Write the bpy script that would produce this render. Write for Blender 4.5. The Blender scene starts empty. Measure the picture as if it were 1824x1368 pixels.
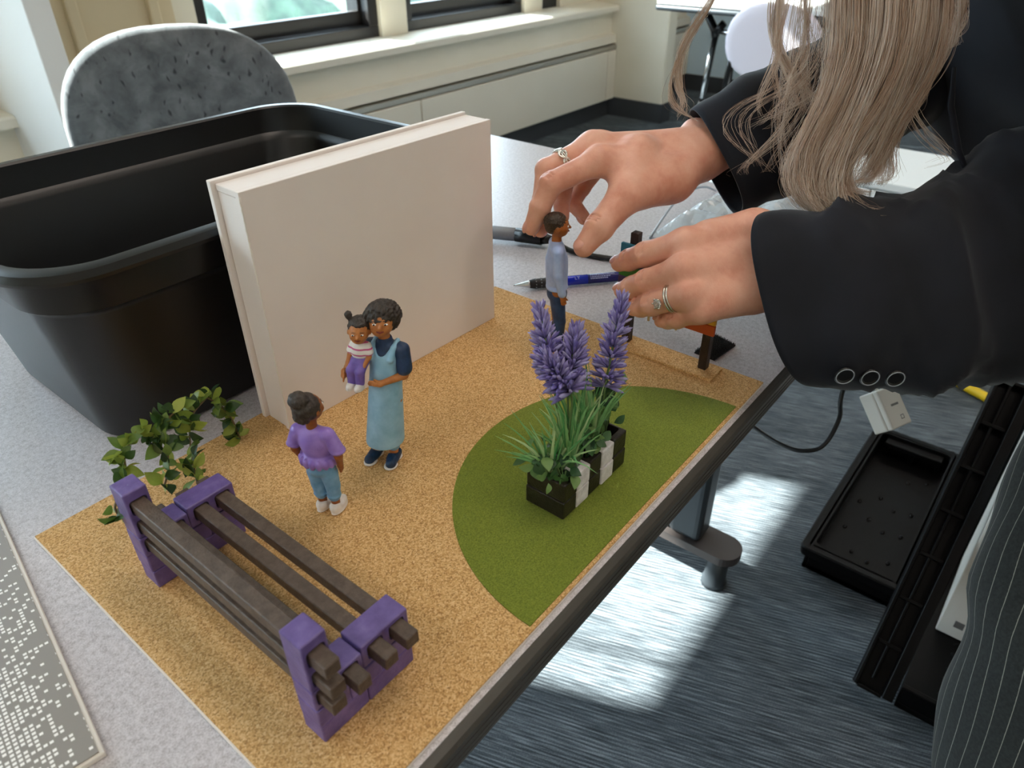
import bpy, bmesh, math, random
import numpy as np
from mathutils import Vector, Matrix, Quaternion

random.seed(7); RNG = np.random.default_rng(7)
S = bpy.context.scene
COL = S.collection
PI = math.pi
TZ = 0.73                     # height of the desk top above the carpet

# ------------------------------------------------------------------ camera
FPX = 1294.0
PITCH, ROLL, YAW = math.radians(33.72), math.radians(-0.35), math.radians(39.0)
CAM = Vector((0, 0, 1.10))
FW = Vector((math.cos(PITCH)*math.cos(YAW), math.cos(PITCH)*math.sin(YAW), -math.sin(PITCH)))
_rt = Vector((math.sin(YAW), -math.cos(YAW), 0)); _up = _rt.cross(FW)
RT = _rt*math.cos(ROLL) + _up*math.sin(ROLL)
UP = _up*math.cos(ROLL) - _rt*math.sin(ROLL)
cam_d = bpy.data.cameras.new('camera'); cam = bpy.data.objects.new('camera', cam_d); COL.objects.link(cam)
cam.matrix_world = Matrix(((RT.x, UP.x, -FW.x, CAM.x), (RT.y, UP.y, -FW.y, CAM.y), (RT.z, UP.z, -FW.z, CAM.z), (0, 0, 0, 1)))
cam_d.sensor_width = 36; cam_d.lens = FPX/1824*36
cam_d.clip_start = 0.02; cam_d.clip_end = 200
cam_d.dof.use_dof = True; cam_d.dof.focus_distance = 0.60; cam_d.dof.aperture_fstop = 11.0
S.camera = cam
def at(x, y, d):              # a point seen at photo position x, y, lying d metres in front of the lens
    return CAM + (FW + RT*((x-912)/FPX) - UP*((y-684)/FPX))*d

# ------------------------------------------------------------------ light
S.view_settings.view_transform = 'Standard'; S.view_settings.look = 'None'
S.view_settings.gamma = 1.0; S.view_settings.use_curve_mapping = False
S.view_settings.exposure = 0.30
W = bpy.data.worlds.new('sky'); S.world = W; W.use_nodes = True
_n = W.node_tree.nodes; _b = _n['Background']
_b.inputs[0].default_value = (0.72, 0.85, 1.0, 1); _b.inputs[1].default_value = 9.0
SUN_DIR = Vector((0.40*0.78, -0.917*0.78, -0.63)).normalized()
sd = bpy.data.lights.new('sun', 'SUN'); sd.energy = 42.0; sd.angle = math.radians(0.7); sd.color = (1.0, 0.97, 0.93)
so = bpy.data.objects.new('sun', sd); COL.objects.link(so); so.rotation_euler = SUN_DIR.to_track_quat('-Z', 'Y').to_euler()

# ------------------------------------------------------------------ helpers: materials
def lin(c):
    if isinstance(c, str):
        c = c.lstrip('#'); c = [int(c[i:i+2], 16)/255 for i in (0, 2, 4)]
    return tuple(v/12.92 if v <= 0.04045 else ((v+0.055)/1.055)**2.4 for v in c) + (1,)
MATS = {}
class NT:
    def __init__(s, name):
        s.m = bpy.data.materials.new(name); s.m.use_nodes = True; s.t = s.m.node_tree
        s.b = s.t.nodes['Principled BSDF']; s.out = s.t.nodes['Material Output']; MATS[name] = s.m
    def n(s, typ, **kw):
        nd = s.t.nodes.new(typ)
        for k, v in kw.items():
            if k in nd.bl_rna.properties.keys(): setattr(nd, k, v)
            else: nd.inputs[k.replace('_', ' ')].default_value = v
        return nd
    def l(s, a, b): s.t.links.new(a, b)
    def set(s, **kw):
        for k, v in kw.items(): s.b.inputs[k.replace('_', ' ')].default_value = v
        return s
    def coord(s, kind='Object', scale=None, rot=None):
        tc = s.n('ShaderNodeTexCoord'); o = tc.outputs[kind]
        if scale or rot:
            mp = s.n('ShaderNodeMapping')
            if scale: mp.inputs['Scale'].default_value = scale
            if rot: mp.inputs['Rotation'].default_value = rot
            s.l(o, mp.inputs[0]); o = mp.outputs[0]
        return o
    def noise(s, co, scale, detail=3, rough=0.5):
        nd = s.n('ShaderNodeTexNoise'); nd.inputs['Scale'].default_value = scale
        nd.inputs['Detail'].default_value = detail; nd.inputs['Roughness'].default_value = rough
        s.l(co, nd.inputs['Vector']); return nd.outputs['Fac']
    def voro(s, co, scale, out='Distance', feature='F1'):
        nd = s.n('ShaderNodeTexVoronoi'); nd.feature = feature; nd.inputs['Scale'].default_value = scale
        s.l(co, nd.inputs['Vector']); return nd.outputs[out]
    def ramp(s, fac, stops, interp='LINEAR'):
        nd = s.n('ShaderNodeValToRGB'); cr = nd.color_ramp; cr.interpolation = interp
        while len(cr.elements) < len(stops): cr.elements.new(0.5)
        for e, (p, c) in zip(cr.elements, stops):
            e.position = p; e.color = lin(c) if not isinstance(c, float) else (c, c, c, 1)
        s.l(fac, nd.inputs[0]); return nd.outputs[0]
    def mix(s, fac, a, b, mode='MIX'):
        nd = s.n('ShaderNodeMix'); nd.data_type = 'RGBA'; nd.blend_type = mode
        for i, v in ((0, fac), (6, a), (7, b)):
            if hasattr(v, 'is_linked'): s.l(v, nd.inputs[i])
            else: nd.inputs[i].default_value = v
        return nd.outputs[2]
    def math(s, op, a, b=0.0, c=None):
        nd = s.n('ShaderNodeMath'); nd.operation = op
        for i, v in enumerate((a, b) if c is None else (a, b, c)):
            if hasattr(v, 'is_linked'): s.l(v, nd.inputs[i])
            else: nd.inputs[i].default_value = v
        return nd.outputs[0]
    def bump(s, h, strength=0.3, dist=0.001):
        nd = s.n('ShaderNodeBump'); nd.inputs['Strength'].default_value = strength; nd.inputs['Distance'].default_value = dist
        s.l(h, nd.inputs['Height']); s.l(nd.outputs[0], s.b.inputs['Normal'])
    def base(s, o): s.l(o, s.b.inputs['Base Color'])
def plain(name, col, rough=0.5, metal=0.0, spec=0.5, var=0.0, vscale=30, bump=0.0, bscale=200, bdist=0.0005, **kw):
    t = NT(name); c = lin(col)
    t.set(Base_Color=c, Roughness=rough, Metallic=metal, Specular_IOR_Level=spec, **kw)
    if var or bump:
        co = t.coord()
        if var:
            f = t.noise(co, vscale, 4, 0.6)
            d = tuple(max(0, v*(1-var)) for v in c[:3]) + (1,); e = tuple(min(1, v*(1+var)) for v in c[:3]) + (1,)
            t.base(t.mix(f, d, e))
        if bump: t.bump(t.noise(co, bscale, 3), bump, bdist)
    return t.m

# ------------------------------------------------------------------ helpers: objects
def tag(o, label=None, cat=None, group=None, kind=None):
    if label: o['label'] = label
    if cat: o['category'] = cat
    if group: o['group'] = group
    if kind: o['kind'] = kind
    return o
def empty(name, loc=(0, 0, 0), rz=0.0, label=None, cat=None, group=None, kind=None):
    o = bpy.data.objects.new(name, None); o.empty_display_size = 0.02; COL.objects.link(o)
    o.location = loc; o.rotation_euler = (0, 0, rz)
    return tag(o, label, cat, group, kind)
def link(name, me, m=None, parent=None, loc=None, rot=None, smooth=False, sharp=0):
    if m is not None and not me.materials:
        for mm in (m if isinstance(m, (list, tuple)) else [m]): me.materials.append(MATS[mm] if isinstance(mm, str) else mm)
    if smooth: me.polygons.foreach_set('use_smooth', [True]*len(me.polygons))
    if sharp: me.set_sharp_from_angle(angle=math.radians(sharp))
    o = bpy.data.objects.new(name, me); COL.objects.link(o)
    if loc is not None: o.location = loc
    if rot is not None: o.rotation_euler = rot
    if parent is not None: o.parent = parent
    return o
def bm_obj(name, bm, m, parent=None, smooth=False, **kw):
    bmesh.ops.recalc_face_normals(bm, faces=bm.faces)
    me = bpy.data.meshes.new(name); bm.to_mesh(me); bm.free()
    return link(name, me, m, parent, smooth=smooth, **kw)
def bbox(bm, lo, hi, bev=0.0, seg=2, mat=0):
    lo, hi = Vector(lo), Vector(hi); r = bmesh.ops.create_cube(bm, size=1.0); vs = r['verts']
    for v in vs: v.co = Vector(((lo.x if v.co.x < 0 else hi.x), (lo.y if v.co.y < 0 else hi.y), (lo.z if v.co.z < 0 else hi.z)))
    fs = list({f for v in vs for f in v.link_faces})
    for f in fs: f.material_index = mat
    if bev > 0:
        es = list({e for v in vs for e in v.link_edges})
        g = bmesh.ops.bevel(bm, geom=es, offset=bev, segments=seg, affect='EDGES', profile=0.5)
        for f in g['faces']: f.material_index = mat
    return vs
def box(name, lo, hi, m, parent=None, bev=0.0, seg=2, **kw):
    bm = bmesh.new(); bbox(bm, lo, hi, bev, seg); return bm_obj(name, bm, m, parent, **kw)
def prism(bm, pts, lo, hi, axis='z', mat=0):
    """closed outline extruded between lo and hi along an axis"""
    def P(p, t): return {'z': (p[0], p[1], t), 'x': (t, p[0], p[1]), 'y': (p[0], t, p[1])}[axis]
    a = [bm.verts.new(P(p, lo)) for p in pts]; b = [bm.verts.new(P(p, hi)) for p in pts]; n = len(pts); fs = []
    fs.append(bm.faces.new(a)); fs.append(bm.faces.new(list(reversed(b))))
    for i in range(n): fs.append(bm.faces.new((a[i], a[(i+1) % n], b[(i+1) % n], b[i])))
    for f in fs: f.material_index = mat
def frames(pts):
    pts = [Vector(p) for p in pts]; T = []
    for i in range(len(pts)):
        t = (pts[min(i+1, len(pts)-1)]-pts[max(i-1, 0)]); T.append(t.normalized() if t.length > 1e-9 else Vector((0, 0, 1)))
    u = T[0].orthogonal().normalized(); U = []
    for t in T:
        u = (u - t*u.dot(t)); u = u.normalized() if u.length > 1e-6 else t.orthogonal().normalized(); U.append(u)
    return pts, T, U
def tube(bm, pts, r, seg=8, cap=True, mat=0, flat=1.0, upv=None):
    pts, T, U = frames(pts); rings = []
    rr = r if isinstance(r, (list, tuple)) else [r]*len(pts)
    for p, t, u, q in zip(pts, T, U, rr):
        if upv is not None:
            u = Vector(upv) - t*t.dot(Vector(upv)); u.normalize()
        v = t.cross(u)
        rings.append([bm.verts.new(p + (u*math.cos(2*PI*k/seg)*q*flat + v*math.sin(2*PI*k/seg)*q)) for k in range(seg)])
    fs = []
    for a, b in zip(rings, rings[1:]):
        for k in range(seg): fs.append(bm.faces.new((a[k], a[(k+1) % seg], b[(k+1) % seg], b[k])))
    if cap and seg > 2:
        fs.append(bm.faces.new(list(reversed(rings[0])))); fs.append(bm.faces.new(rings[-1]))
    for f in fs: f.material_index = mat; f.smooth = True
def lathe(bm, prof, seg=20, c=(0, 0, 0), mat=0, axis=None):
    """prof: (radius, height) list about z"""
    c = Vector(c); rings = []; q = Vector((0, 0, 1)).rotation_difference(Vector(axis)) if axis else None
    for r, h in prof:
        ring = []
        for k in range(seg):
            p = Vector((max(r, 1e-5)*math.cos(2*PI*k/seg), max(r, 1e-5)*math.sin(2*PI*k/seg), h))
            ring.append(bm.verts.new(c + (q @ p if q else p)))
        rings.append(ring)
    for a, b in zip(rings, rings[1:]):
        for k in range(seg):
            f = bm.faces.new((a[k], a[(k+1) % seg], b[(k+1) % seg], b[k])); f.smooth = True; f.material_index = mat
    bm.faces.new(list(reversed(rings[0]))).material_index = mat; bm.faces.new(rings[-1]).material_index = mat
def spline(pts, n=8):
    """Catmull-Rom through the points"""
    P = [Vector(p) for p in pts]; P = [P[0]*2-P[1]] + P + [P[-1]*2-P[-2]]; out = []
    for i in range(1, len(P)-2):
        a, b, c, d = P[i-1:i+3]
        for k in range(n):
            t = k/n; out.append(0.5*((2*b) + (c-a)*t + (2*a-5*b+4*c-d)*t*t + (3*b-a-3*c+d)*t**3))
    out.append(P[-2]); return out
def loft(name, rings, m, parent=None, cap=(False, False), uv=False, smooth=True, thick=0.0, sharp=0):
    """rings: list of point lists, one skin over all of them"""
    nr, n = len(rings), len(rings[0]); vs = [tuple(p) for r in rings for p in r]; fs = []; uvs = []
    for i in range(nr-1):
        for k in range(n):
            k2 = (k+1) % n; fs.append((i*n+k, i*n+k2, (i+1)*n+k2, (i+1)*n+k))
            uvs += [(k/n, i/(nr-1)), ((k+1)/n, i/(nr-1)), ((k+1)/n, (i+1)/(nr-1)), (k/n, (i+1)/(nr-1))]
    if cap[0]: fs.append(tuple(reversed(range(n)))); uvs += [(0, 0)]*n
    if cap[1]: fs.append(tuple(range((nr-1)*n, nr*n))); uvs += [(0, 0)]*n
    me = bpy.data.meshes.new(name); me.from_pydata(vs, [], fs)
    if uv:
        L = me.uv_layers.new(name='UVMap'); L.data.foreach_set('uv', np.array(uvs, dtype=np.float32).ravel())
    o = link(name, me, m, parent, smooth=smooth, sharp=sharp)
    if thick:
        md = o.modifiers.new('thickness', 'SOLIDIFY'); md.thickness = thick; md.offset = -1
    return o
def text_mesh(name, body, size, m, parent, mat4, extrude=0.0):
    cu = bpy.data.curves.new(name, 'FONT'); cu.body = body; cu.size = size; cu.align_x = 'CENTER'; cu.align_y = 'CENTER'; cu.extrude = extrude
    tmp = bpy.data.objects.new(name, cu); COL.objects.link(tmp)
    dg = bpy.context.evaluated_depsgraph_get(); me = bpy.data.meshes.new_from_object(tmp.evaluated_get(dg))
    bpy.data.objects.remove(tmp); bpy.data.curves.remove(cu)
    me.transform(mat4); return link(name, me, m, parent)

# ------------------------------------------------------------------ helpers: smooth bodies from blended distance fields
def smin(a, b, k):
    if k <= 0: return np.minimum(a, b)
    h = np.clip(0.5+0.5*(b-a)/k, 0, 1); return b*(1-h)+a*h-k*h*(1-h)
class Cone:                   # capsule that tapers from a to b
    def __init__(s, a, b, ra, rb, k=None, cut=False):
        s.a, s.b, s.ra, s.rb, s.k, s.cut = np.array(a, float), np.array(b, float), ra, rb, k, cut
        R = max(ra, rb); s.lo = np.minimum(s.a, s.b)-R; s.hi = np.maximum(s.a, s.b)+R
    def d(s, P):
        ab = s.b-s.a; L2 = max(ab @ ab, 1e-12)
        t = np.clip(((P-s.a) @ ab)/L2, 0, 1); q = P-s.a-t[..., None]*ab
        return np.sqrt((q*q).sum(-1))-(s.ra+(s.rb-s.ra)*t)
class Ell:                    # ellipsoid, R = 3x3 with the axes as columns
    def __init__(s, c, r, R=None, k=None, cut=False):
        s.c, s.r, s.k, s.cut = np.array(c, float), np.array(r, float), k, cut
        s.R = np.eye(3) if R is None else np.array(R, float)
        e = np.sqrt(((s.R*s.r)**2).sum(1)); s.lo = s.c-e; s.hi = s.c+e
    def d(s, P):
        q = (P-s.c) @ s.R; k0 = np.sqrt(((q/s.r)**2).sum(-1)); k1 = np.sqrt(((q/(s.r*s.r))**2).sum(-1))
        return k0*(k0-1)/np.maximum(k1, 1e-9)
def field_mesh(name, prims, res, k, M=None, disp=None, relax=1):
    lo = np.min([p.lo for p in prims if not p.cut], 0)-2*k-3*res; hi = np.max([p.hi for p in prims if not p.cut], 0)+2*k+3*res
    n = np.ceil((hi-lo)/res).astype(int)+1; far = 10*res+4*k
    ax = [lo[i]+res*np.arange(n[i]) for i in range(3)]; Fd = np.full(n, far, dtype=np.float32)
    for p in prims:
        kk = k if p.k is None else p.k; mg = 2*max(kk, k)+3*res
        i0 = np.maximum(((p.lo-mg-lo)/res).astype(int), 0); i1 = np.minimum(((p.hi+mg-lo)/res).astype(int)+2, n)
        if np.any(i1 <= i0): continue
        sl = tuple(slice(a, b) for a, b in zip(i0, i1))
        G = np.stack(np.meshgrid(*[ax[i][sl[i]] for i in range(3)], indexing='ij'), -1)
        dd = p.d(G).astype(np.float32)
        Fd[sl] = -smin(-Fd[sl], dd, kk) if p.cut else smin(Fd[sl], dd, kk)
    ins = Fd < 0
    c = [ins[a:n[0]-1+a, b:n[1]-1+b, d:n[2]-1+d] for a in (0, 1) for b in (0, 1) for d in (0, 1)]
    cnt = sum(x.astype(np.int8) for x in c); act = (cnt > 0) & (cnt < 8)
    idx = -np.ones(act.shape, dtype=np.int64); I = np.argwhere(act); idx[act] = np.arange(len(I))
    acc = np.zeros((len(I), 3)); num = np.zeros(len(I))
    offs = [np.array((a, b, d)) for a in (0, 1) for b in (0, 1) for d in (0, 1)]
    for u in range(8):
        for v in range(u+1, 8):
            df = offs[v]-offs[u]
            if df.sum() != 1 or (df < 0).any(): continue
            A = I+offs[u]; B = I+offs[v]; fa = Fd[A[:, 0], A[:, 1], A[:, 2]]; fb = Fd[B[:, 0], B[:, 1], B[:, 2]]
            mk = (fa < 0) != (fb < 0); t = np.where(mk, fa/np.where(mk, fa-fb, 1), 0)
            acc += np.where(mk[:, None], offs[u]+t[:, None]*df, 0); num += mk
    V = lo+res*(I+acc/num[:, None]); quads = []
    for axn in range(3):
        o1, o2 = [(1, 2), (2, 0), (0, 1)][axn]; e = np.zeros(3, int); e[axn] = 1
        a = ins[:n[0]-e[0], :n[1]-e[1], :n[2]-e[2]]; b = ins[e[0]:, e[1]:, e[2]:]
        E = np.argwhere(a != b); E = E[(E[:, o1] > 0) & (E[:, o2] > 0) & (E[:, o1] < n[o1]-1) & (E[:, o2] < n[o2]-1)]
        fl = a[E[:, 0], E[:, 1], E[:, 2]]; d1 = np.zeros(3, int); d1[o1] = 1; d2 = np.zeros(3, int); d2[o2] = 1
        q = np.stack([idx[tuple((E-s).T)] for s in (d1+d2, d2, d1*0, d1)], 1)
        q[~fl] = q[~fl][:, ::-1]; quads.append(q)
    Q = np.concatenate(quads)
    for _ in range(relax):                       # even out the grid steps
        sm = np.zeros_like(V); ct = np.zeros(len(V))
        for i in range(4):
            a, b = Q[:, i], Q[:, (i+1) % 4]
            np.add.at(sm, a, V[b]); np.add.at(ct, a, 1); np.add.at(sm, b, V[a]); np.add.at(ct, b, 1)
        V = 0.5*V+0.5*sm/np.maximum(ct, 1)[:, None]
    if disp is not None: V = disp(V, Q)
    if M is not None: V = V @ np.array(M.to_3x3()).T+np.array(M.translation)
    me = bpy.data.meshes.new(name)
    me.vertices.add(len(V)); me.vertices.foreach_set('co', V.astype(np.float32).ravel())
    me.loops.add(Q.size); me.loops.foreach_set('vertex_index', Q.astype(np.int32).ravel())
    me.polygons.add(len(Q)); me.polygons.foreach_set('loop_start', np.arange(0, Q.size, 4, dtype=np.int32))
    me.update(calc_edges=True); me.validate()
    me.polygons.foreach_set('use_smooth', [True]*len(me.polygons)); return me
def vnormals(V, Q):
    nf = np.cross(V[Q[:, 2]]-V[Q[:, 0]], V[Q[:, 3]]-V[Q[:, 1]]); N = np.zeros_like(V)
    for i in range(4): np.add.at(N, Q[:, i], nf)
    return N/np.maximum(np.linalg.norm(N, axis=1), 1e-12)[:, None]
def lumpy(amp, freq, seed=0):
    r = np.random.default_rng(seed); K = r.normal(size=(26, 3)); K = K/np.linalg.norm(K, axis=1)[:, None]*freq*r.uniform(0.6, 1.5, (26, 1)); ph = r.uniform(0, 6.28, 26)
    def f(V, Q):
        s = np.sin(V @ K.T+ph).sum(1)/4.0; return V+vnormals(V, Q)*(amp*np.tanh(s))[:, None]
    return f

# ================================================================== materials
t = NT('carpet'); t.set(Roughness=0.95, Specular_IOR_Level=0.1)
co = t.coord('Object', rot=(0, 0, math.radians(-19)))
def _map(t, co, sc):
    mp = t.n('ShaderNodeMapping'); mp.inputs['Scale'].default_value = sc; t.l(co, mp.inputs[0]); return mp.outputs[0]
f1 = t.noise(_map(t, co, (1, 0.045, 1)), 360, 2, 0.6)
f2 = t.noise(_map(t, co, (1, 0.10, 1)), 9, 3, 0.6)
f3 = t.noise(co, 600, 2, 0.7)
fa = t.math('ADD', t.math('MULTIPLY', f1, 0.68), t.math('MULTIPLY', f2, 0.32))
sxc = t.n('ShaderNodeSeparateXYZ'); t.l(co, sxc.inputs[0])
rib = t.math('PINGPONG', t.math('MULTIPLY', sxc.outputs[0], 1/0.0034), 1.0)
fb = t.math('ADD', t.math('MULTIPLY', fa, 0.60), t.math('MULTIPLY', f3, 0.30)); fb = t.math('ADD', fb, t.math('MULTIPLY', rib, 0.10))
t.base(t.ramp(fb, [(0.36, '#2c3034'), (0.47, '#484e53'), (0.54, '#636a70'), (0.64, '#8e959a')]))
t.bump(t.math('ADD', rib, t.math('MULTIPLY', f3, 0.8)), 0.5, 0.0012)

t = NT('cork'); t.set(Roughness=0.9, Specular_IOR_Level=0.15); co = t.coord()
v1 = t.voro(co, 1050, 'Color'); n1 = t.noise(co, 820, 3, 0.65); n2 = t.noise(co, 14, 3)
sp = t.n('ShaderNodeSeparateColor'); t.l(v1, sp.inputs[0])
fa = t.math('ADD', t.math('MULTIPLY', sp.outputs[0], 0.45), t.math('MULTIPLY', n1, 0.55))
c1 = t.ramp(fa, [(0.22, '#987142'), (0.38, '#c4985f'), (0.55, '#dcb278'), (0.78, '#efd09c')])
t.base(t.mix(0.12, c1, t.ramp(n2, [(0.3, '#b8895a'), (0.7, '#d9b684')]))); t.bump(fa, 0.4, 0.0006)

t = NT('felt'); t.set(Roughness=1.0, Specular_IOR_Level=0.05, Sheen_Weight=0.1, Sheen_Roughness=0.6); co = t.coord()
n1 = t.noise(co, 900, 4, 0.7); n2 = t.noise(co, 70, 4, 0.6)
t.base(t.mix(t.math('MULTIPLY', n2, 0.5), t.ramp(n1, [(0.3, '#5c6a1c'), (0.5, '#7e8c2e'), (0.72, '#a0ac46')]), lin('#6f7c28')))
t.bump(n1, 0.8, 0.0012)

t = NT('tabletop'); t.set(Roughness=0.32, Specular_IOR_Level=0.55); co = t.coord()
n1 = t.noise(co, 900, 3, 0.7); n2 = t.noise(co, 260, 3, 0.6)
t.base(t.ramp(t.math('ADD', t.math('MULTIPLY', n1, 0.6), t.math('MULTIPLY', n2, 0.4)), [(0.36, '#a8a3a6'), (0.5, '#c9c5c9'), (0.62, '#dcd9dd')]))
t.bump(n2, 0.08, 0.0003)

t = NT('purple_paint'); t.set(Roughness=0.38, Specular_IOR_Level=0.5); co = t.coord()
n1 = t.noise(_map(t, co, (1, 1, 1)), 90, 4, 0.6); n2 = t.noise(co, 420, 2)
t.base(t.ramp(n1, [(0.3, '#5c4a84'), (0.55, '#6c5a97'), (0.75, '#7e6da8')]))
vd = t.voro(co, 150); pit = t.ramp(vd, [(0.05, 0.0), (0.11, 1.0)])
t.bump(t.math('ADD', t.math('MULTIPLY', n1, 0.8), t.math('ADD', t.math('MULTIPLY', n2, 0.3), t.math('MULTIPLY', pit, 0.35))), 0.55, 0.0009)

def block_mat(name, a, b, rough, speck=None):
    t = NT(name); t.set(Roughness=rough); co = t.coord(); n1 = t.noise(co, 200, 3, 0.6)
    c = t.ramp(n1, [(0.35, a), (0.65, b)])
    if speck:
        v = t.voro(co, 260); c = t.mix(t.ramp(v, [(0.06, 1.0), (0.10, 0.0)]), c, lin(speck))
    t.base(c); t.bump(t.math('ADD', n1, t.noise(co, 700, 2)), 0.5, 0.0006)
block_mat('black_block', '#18150f', '#2a241c', 0.42, '#5d564c'); block_mat('white_block', '#d6d0d2', '#f0ecee', 0.6)
block_mat('brown_bar', '#4c3f36', '#615247', 0.5); block_mat('dark_post', '#241a16', '#362620', 0.45)

t = NT('foam_paper'); t.set(Roughness=0.75, Specular_IOR_Level=0.25); co = t.coord()
t.base(t.ramp(t.noise(co, 18, 3), [(0.3, '#f3ebe6'), (0.7, '#f6efea')])); t.bump(t.noise(co, 500, 2), 0.06, 0.0003)
plain('foam_core', '#f3eee6', 0.9, bump=0.6, bscale=900, bdist=0.0006)

t = NT('bin_plastic'); t.set(Roughness=0.38, Specular_IOR_Level=0.5); co = t.coord()
n1 = t.noise(co, 900, 2); t.base(t.ramp(t.noise(co, 5, 3), [(0.3, '#060607'), (0.7, '#0c0c0d')])); t.bump(n1, 0.12, 0.0003)

t = NT('chair_fabric'); t.set(Roughness=1.0, Sheen_Weight=0.35, Sheen_Roughness=0.5, Specular_IOR_Level=0.1); co = t.coord()
wp = t.n('ShaderNodeTexNoise'); wp.inputs['Scale'].default_value = 16; wp.inputs['Detail'].default_value = 3; t.l(co, wp.inputs['Vector'])
va = t.n('ShaderNodeVectorMath'); va.operation = 'MULTIPLY_ADD'; t.l(wp.outputs['Color'], va.inputs[0]); va.inputs[1].default_value = (0.05,)*3; t.l(co, va.inputs[2])
sp = t.voro(_map(t, va.outputs[0], (1.6, 1, 0.8)), 44); n9 = t.noise(va.outputs[0], 26, 3, 0.6)
c1 = t.ramp(n9, [(0.3, '#565b5f'), (0.5, '#686d71'), (0.7, '#7b8084')])
c1 = t.mix(t.ramp(sp, [(0.10, 0.85), (0.24, 0.0)]), c1, lin('#33373a'))
t.base(c1); t.bump(t.noise(co, 700, 2), 0.5, 0.0008)

t = NT('wall_cream'); t.set(Roughness=0.6); co = t.coord(); t.base(t.ramp(t.noise(co, 2.5, 3), [(0.3, '#e2dac6'), (0.7, '#ece5d4')])); t.bump(t.noise(co, 120, 2), 0.1, 0.001)
t = NT('wall_white'); t.set(Roughness=0.7); co = t.coord(); t.base(t.ramp(t.noise(co, 2.0, 3), [(0.3, '#e6e6e4'), (0.7, '#f0f0ee')])); t.bump(t.noise(co, 150, 2), 0.1, 0.001)
t = NT('wall_blue'); t.set(Roughness=0.7); co = t.coord(); t.base(t.ramp(t.noise(co, 2.0, 3), [(0.3, '#d2eafa'), (0.7, '#dcf0fc')]))
plain('wall_panel', '#d9c7a4', 0.65, var=0.05, vscale=3); plain('radiator_paint', '#e6dfd0', 0.45, var=0.04, vscale=4)
plain('metal_trim', '#b9b6ac', 0.4, metal=0.6); plain('rubber_base', '#3c3f44', 0.6, var=0.1, vscale=20)
plain('window_black', '#1a1716', 0.4); plain('ceiling_tile', '#efeeea', 0.9, bump=0.3, bscale=160, bdist=0.002)
plain('table_edge', '#4c4944', 0.3, var=0.08, vscale=60); plain('black_metal', '#101113', 0.35, metal=0.3); plain('foot_metal', '#4b4442', 0.45, metal=0.3)
plain('leg_metal', '#3a4045', 0.4, metal=0.3); plain('chrome', '#d8dadc', 0.15, metal=1.0); plain('black_plastic', '#0b0b0c', 0.3); plain('crate_plastic', '#030304', 0.45, spec=0.18, bump=0.15, bscale=300, bdist=0.0005)
plain('white_plastic', '#e9e4db', 0.35); plain('grey_plastic', '#9aa0a8', 0.35); plain('yellow_rubber', '#e8c21a', 0.4); plain('print_grey', '#6c6a68', 0.5); plain('lilac_shell', '#e7dfea', 0.4)
t = NT('window_glass')
g = t.n('ShaderNodeBsdfGlossy'); g.inputs['Roughness'].default_value = 0.02; tr = t.n('ShaderNodeBsdfTransparent'); tr.inputs[0].default_value = (0.93, 0.97, 0.96, 1)
mx = t.n('ShaderNodeMixShader'); mx.inputs[0].default_value = 0.06; t.l(tr.outputs[0], mx.inputs[1]); t.l(g.outputs[0], mx.inputs[2]); t.l(mx.outputs[0], t.out.inputs[0])
t = NT('lamp_diffuser'); t.set(Emission_Color=(1.0, 0.85, 0.74, 1), Emission_Strength=4.0, Base_Color=(0.9, 0.9, 0.9, 1))
t = NT('outdoor_ground'); t.set(Roughness=1); co = t.coord(); t.base(t.ramp(t.noise(co, 0.25, 5, 0.6), [(0.35, '#37463f'), (0.5, '#3f4f4f'), (0.6, '#4a5a5f'), (0.7, '#56656b')]))
t = NT('tree_leaf'); t.set(Roughness=0.8); co = t.coord(); t.base(t.ramp(t.noise(co, 1.3, 4, 0.7), [(0.3, '#25332a'), (0.5, '#33463a'), (0.7, '#48604e')])); plain('bark', '#6d5c4a', 0.9)

# ================================================================== the room
def struct(name, bm, m, **kw): return tag(bm_obj(name, bm, m, **kw), kind='structure')
XL, XR, YB, YW, HC = -2.6, 4.9, -3.2, 2.46, 2.75
bm = bmesh.new(); bbox(bm, (XL, YB, -0.1), (XR, YW+0.5, 0)); struct('floor', bm, 'carpet')
bm = bmesh.new(); bbox(bm, (XL, YB, HC), (XR, YW+0.5, HC+0.1)); struct('ceiling', bm, 'ceiling_tile')
bm = bmesh.new(); bbox(bm, (XL-0.1, YB, 0), (XL, YW+0.5, HC)); struct('wall_left', bm, 'wall_cream')
bm = bmesh.new(); bbox(bm, (XR, YB, 0), (XR+0.1, YW+0.5, HC)); struct('wall_right', bm, 'wall_blue')
bm = bmesh.new(); bbox(bm, (XL-0.1, YB-0.1, 0), (XR+0.1, YB, HC)); struct('wall_back', bm, 'wall_cream')

ZS, ZH = 0.60, 2.17                      # sill and head of the windows
YG = 2.60                                # inner face of the window frames
WIN = [(-2.46, -1.62), (-1.44, -0.60), (-0.447, 0.397), (1.48, 2.32), (2.47, 3.31), (3.46, 3.62)]
bm = bmesh.new()
bbox(bm, (XL, YW, 0.0), (XR, 2.78, ZS-0.02)); bbox(bm, (XL, YG-0.02, ZH+0.06), (XR, 2.78, HC))
edges = [XL] + [v for w in WIN for v in w] + [XR]
for a, b in zip(edges[0::2], edges[1::2]):
    if b-a > 0.01: bbox(bm, (a, YG-0.02, ZS-0.02), (b, 2.78, ZH+0.06))
wall = struct('wall_window', bm, 'wall_cream')
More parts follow.
